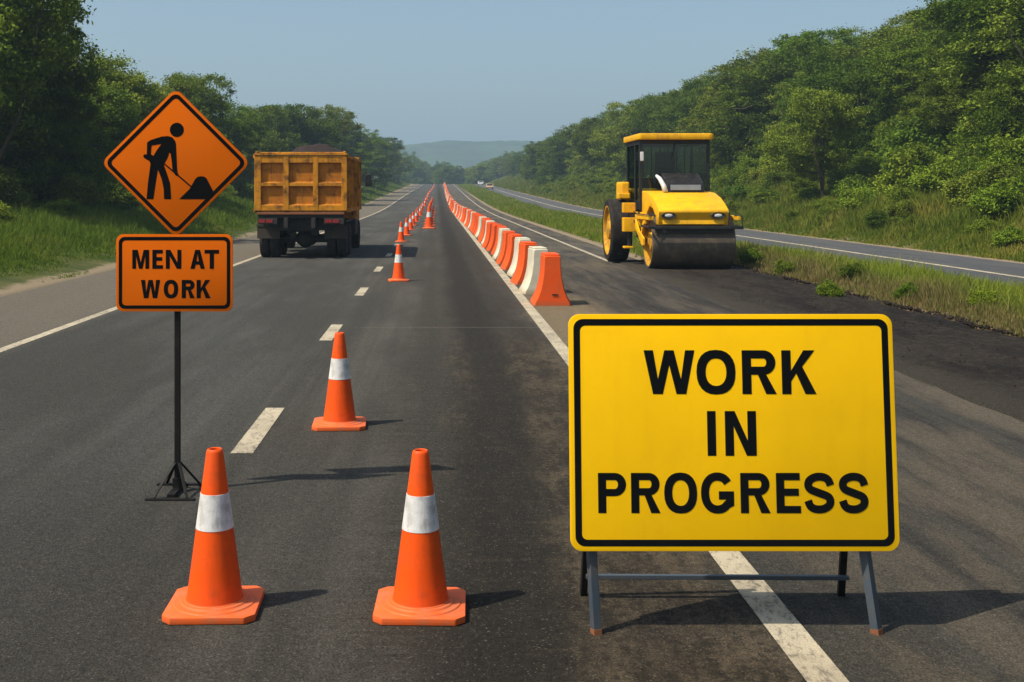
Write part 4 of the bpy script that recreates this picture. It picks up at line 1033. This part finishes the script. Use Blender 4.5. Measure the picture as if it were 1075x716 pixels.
for cx_ in (-.70, .60):
    Th = Matrix.Translation((cx_, -.815, 1.43)) @ Matrix.Rotation(PI/2, 4, 'X') @ Matrix.Diagonal((1.75, .80, 1, 1))
    b_ = MB().lathe([(.105, -.02), (.112, .015), (.105, .025), (.085, .02), (.08, .0), (0, .0)], 28, M=Th).build('headlight', M['dark_trim'], ho, smooth=True, auto=40)
    MB().lathe([(.058, .008), (.045, .016), (0, .020)], 28, M=Th).build('lens', M['lamp'], b_, smooth=True)
cx0, cx1, cy0, cy1, cz0, cz1 = -1.02, .98, 1.62, 3.75, 1.52, 3.52
# cowl and white pillar in front of the windscreen
f = MB(); f.prism([(.75,2.03),(.80,2.30),(.95,2.36),(1.45,2.58),(1.56,2.58),(1.56,2.04)], 'x', -.42, .62, bev=.03); f.build('instrument_cowl', M['dark_trim'], rl)
f = MB(); f.box((.1, .745, 2.17), (.84, .02, .15), rot=(math.radians(-10),0,0), bev=.006); f.build('cowl_panel', M['pale_metal'], rl)
f = MB()
for k in range(7): f.box((-.78 + k*.25, cy1 - .10, 2.95), (.035, .03, .9))
f.build('rear_guard', M['dark_trim'], rl)
f = MB(); f.tube([(-.46,.72,2.04),(-.50,.78,2.22),(-.58,.95,2.42),(-.64,1.1,2.50)], [.075,.07,.06,.04], 10); f.build('intake_pipe', M['white_trim'], rl, smooth=True)
# cab
f = MB()
for x, y in ((cx0+.04,cy0+.04),(cx1-.04,cy0+.04),(cx0+.04,cy1-.04),(cx1-.04,cy1-.04),(cx0+.04,cy0+.75)): f.box((x, y, (cz0+cz1)/2), (.085,.085,cz1-cz0), bev=.012)
f.box((0-.02, cy0+.035, cz1-.06), (cx1-cx0-.15,.07,.12)); f.box((-.02, cy1-.035, cz1-.06), (cx1-cx0-.15,.07,.12)); f.box((-.02, cy1-.035, 2.0), (cx1-cx0-.15,.06,.95))
for x in (cx0+.035, cx1-.035): f.box((x, (cy0+cy1)/2, cz1-.06), (.07, cy1-cy0-.16, .12)); f.box((x, (cy0+cy1)/2, cz0+.14), (.06, cy1-cy0-.16, .28))
f.box((-.02, (cy0+cy1)/2, cz0+.04), (cx1-cx0-.1, cy1-cy0-.1, .06)); f.box((-.02, cy0+.035, cz0+.25), (cx1-cx0-.15,.06,.5))
cabf = f.build('cab_frame', M['dark_trim'], rl)
f = MB(); f.box((-.02, cy0+.035, 2.75), (cx1-cx0-.17, .008, 1.38)); f.build('windscreen', M['glass'], cabf)
f = MB(); f.box((-.02, cy1-.035, 2.95), (cx1-cx0-.17, .008, .92)); f.build('rear_window', M['glass'], cabf)
for x in (cx0+.035, cx1-.035):
    f = MB(); f.box((x, (cy0+cy1)/2, 2.63), (.008, cy1-cy0-.17, 1.6)); f.build('side_window', M['glass'], cabf)
f = MB(); f.prism(rrect(2.16, 2.5, .12), 'z', 3.52, 3.70, bev=.05, M=Matrix.Translation((-.02, 2.66, 0))); f.build('roof', M['roller_y'], rl, smooth=True, auto=35)
f = MB(); f.box((-.02, 2.65, 2.25), (.62, .55, .16), bev=.05); f.box((-.02, 2.9, 2.75), (.58, .16, .95), rot=(math.radians(-8),0,0), bev=.05); f.box((-.02,2.7,1.9), (.3,.3,.6)); f.build('seat', M['dark_trim'], rl)
f = MB()
ringp = [(.30*math.cos(a), .30*math.sin(a), 0) for a in np.linspace(0, 2*PI, 25)]
TM = Matrix.Translation((.02, 2.25, 2.55)) @ Matrix.Rotation(math.radians(50), 4, 'X'); f.tube([tuple(TM @ Vector(p)) for p in ringp], .016, 8, cap=False); f.tube([(.02,2.0,1.6),(.02,2.25,2.55)], .04, 8); f.build('steering_wheel', M['dark_trim'], rl, smooth=True)
f = MB(); f.tube([(-1.0,1.6,3.1),(-1.12,1.45,3.15),(-1.12,1.45,2.95)], .012, 6); ma = f.build('mirror_arm', M['dark_trim'], rl)
f = MB(); f.box((-.97,1.5,3.05), (.10,.04,.26), bev=.015); f.build('mirror_head', M['white_trim'], ma)
f = MB(); f.tube([(0,1.60,3.46),(-.04,1.58,3.2),(-.1,1.585,2.95)], .012, 6); f.build('wiper', M['dark_trim'], rl)
# rear wheels and body
for a, b in ((-1.73,-1.17),(.50,1.06)):
    r_ = .92; h = (b-a)/2; T = Matrix.Translation(((a+b)/2, 3.0, r_)) @ rot_x()
    wo = MB().lathe([(r_*.80,-h),(r_*.95,-h),(r_,-h+.05),(r_,h-.05),(r_*.95,h),(r_*.80,h),(r_*.80,h-.1),(r_*.8,-h+.1)], 64, M=T).build('rear_wheel', M['tyre'], rl, smooth=True, auto=40)
    MB().lathe([(r_*.79,-h+.005),(r_*.74,-h+.01),(r_*.70,-h+.10),(.30,-h+.16),(.26,-h+.03),(.12,-h+.0),(0,-h)], 40, M=T).lathe([(r_*.79,h-.005),(r_*.74,h-.01),(r_*.70,h-.10),(.30,h-.16),(0,h-.1)], 40, M=T).build('rim', M['roller_rim'], wo, smooth=True, auto=35)
f = MB(); f.box((-.33, 3.95, 1.55), (1.5, 1.5, 1.2), bev=.10); f.box((-.2, 2.5, 1.30), (1.6, 2.6, .36), bev=.03); f.build('rear_body', M['roller_y'], rl)
f = MB(); f.box((-1.24, 3.1, 2.08), (.24, .95, .52), bev=.05); f.box((-1.30, 2.60, 1.93), (.34, .30, .16), bev=.03); f.build('fender_box', M['roller_y'], rl)
for c_, d_, nm in (((-1.30, 1.75, 1.60), (.34, .30, .28), 'tool_box'), ((-1.30, 1.72, 1.12), (.34, .34, .40), 'battery_box'), ((-1.33, 1.7, .48), (.26, .26, .06), 'step')):
    f = MB(); f.box(c_, d_, bev=.015); f.build(nm, M['roller_y'], rl)
f = MB(); f.box((-1.20, 1.74, 1.38), (.20, .26, .16)); f.box((-1.30, 1.72, .72), (.05, .2, .44)); f.box((-1.2, 1.9, .75), (.05, .05, .6)); f.box((-.2, 1.9, 1.0), (1.6, .6, .5)); f.build('undercarriage', M['dark_trim'], rl)
f = MB(); f.tube([(-1.21,-.8,1.44),(-1.21,.9,1.44),(-1.2,1.5,1.50)], .014, 6); f.tube([(-1.18,.9,1.05),(-1.18,1.5,1.2),(-1.16,1.7,1.35)], .02, 8); f.build('hydraulic_hose', M['dark_trim'], rl, smooth=True)

# ------------------------------------------------------------------ far cars
def make_car(mat, label, x, y, yaw=0.0, van=False):
    r = empty('car', (x, y, float(road_z(y)) + .014), rz=yaw, label=label, cat='car')
    side = [(-2.1,.35),(-2.15,.62),(-2.05,.80),(-1.15,.92),(-.55,1.40),(.85,1.44),(1.55,1.02),(2.05,.95),(2.15,.6),(2.1,.35)]
    b = MB(); b.prism([(p[0], p[1]) for p in side], 'x', -.86, .86, bev=.07); bo = b.build('body', mat, r, smooth=True, auto=30)
    g = MB(); g.prism([(-1.14,.95),(-.60,1.37),(-.56,1.37),(-1.10,.95)], 'x', -.72, .72); g.build('windscreen', M['dark_glass'], bo)
    g = MB(); g.prism([(-1.0,.96),(-.53,1.33),(.8,1.36),(1.35,1.02)], 'x', -.868, .868); g.build('side_window', M['dark_glass'], bo)
    for sx in (-.74, .74):
        for yy in (-1.35, 1.3): wheel(r, sx, yy, .32, .2, .2, M['grey_metal'])
    for sx in (-.62, .62): g = MB(); g.box((sx, -2.13, .68), (.30, .06, .14), bev=.02); g.build('headlight', M['lamp'], bo)
    return r
make_car(M['car_orange'], 'tiny beige car coming towards the camera on the far end of the second road', 13.25, 282.0)
make_car(M['car_white'], 'tiny white car farther off on the second road, left of the beige one', 14.6, 375.0)

# ------------------------------------------------------------------ light, air, camera
el = math.atan(1 / math.hypot(0.64, 0.29)); sx, sy = -0.64, -0.29
sun = bpy.data.objects.new('sun', bpy.data.lights.new('sun', 'SUN')); COL.objects.link(sun)
sun.data.energy = 4.5; sun.data.angle = math.radians(0.55); sun.data.color = (1.0, 0.91, 0.74)
sun.rotation_euler = Vector((sx, sy, 1.0)).to_track_quat('Z', 'Y').to_euler()
w = bpy.data.worlds.new('World'); sc.world = w; w.use_nodes = True
nt = w.node_tree; bg = nt.nodes['Background']; sky = nt.nodes.new('ShaderNodeTexSky'); sky.sky_type = 'NISHITA'; sky.sun_disc = False
sky.sun_elevation = el; sky.sun_rotation = math.atan2(sx, sy) % (2 * PI); sky.altitude = 0; sky.air_density = 1.0; sky.dust_density = 2.8; sky.ozone_density = 1.3
mxs = nt.nodes.new('ShaderNodeMix'); mxs.data_type = 'RGBA'; mxs.blend_type = 'MULTIPLY'; mxs.inputs[0].default_value = 1.0; mxs.inputs[7].default_value = (0.97, 1.03, 1.0, 1); nt.links.new(sky.outputs[0], mxs.inputs[6]); nt.links.new(mxs.outputs[2], bg.inputs[0]); bg.inputs[1].default_value = 0.11
hz = MB(); hz.box((0, 1720, 70), (3300, 3600, 170)); hm = bpy.data.materials.new('hazy_air'); hm.use_nodes = True
ht = hm.node_tree; ht.nodes.remove(ht.nodes['Principled BSDF']); pv = ht.nodes.new('ShaderNodeVolumePrincipled'); ht.links.new(pv.outputs[0], ht.nodes['Material Output'].inputs['Volume'])
pv.inputs['Color'].default_value = (0.50, 0.70, 0.90, 1); pv.inputs['Density'].default_value = 0.00055; pv.inputs['Anisotropy'].default_value = 0.1
tag(hz.build('haze', hm), 'thin bluish haze that pales the far woods and the hill', 'haze', kind='stuff')
cam = bpy.data.objects.new('camera', bpy.data.cameras.new('camera')); COL.objects.link(cam)
cam.location = (0, 0, HC); cam.rotation_euler = (PI / 2, 0, 0); cam.data.sensor_width = 36; cam.data.lens = 36 * F / 1075
cam.data.shift_x = (537.5 - CX) / 1075; cam.data.shift_y = -(358 - HY) / 1075; cam.data.clip_end = 9000; cam.data.clip_start = 0.05
sc.camera = cam
sc.view_settings.view_transform = 'Standard'; sc.view_settings.look = 'None'; sc.view_settings.exposure = 0.38; sc.view_settings.gamma = 1.0
try: sc.view_settings.use_curve_mapping = False
except Exception: pass
cy = sc.cycles
cy.use_denoising = True; cy.max_bounces = 6; cy.diffuse_bounces = 2; cy.glossy_bounces = 2; cy.transmission_bounces = 4; cy.volume_bounces = 0; cy.transparent_max_bounces = 6
cy.caustics_reflective = False; cy.caustics_refractive = False; cy.sample_clamp_indirect = 6
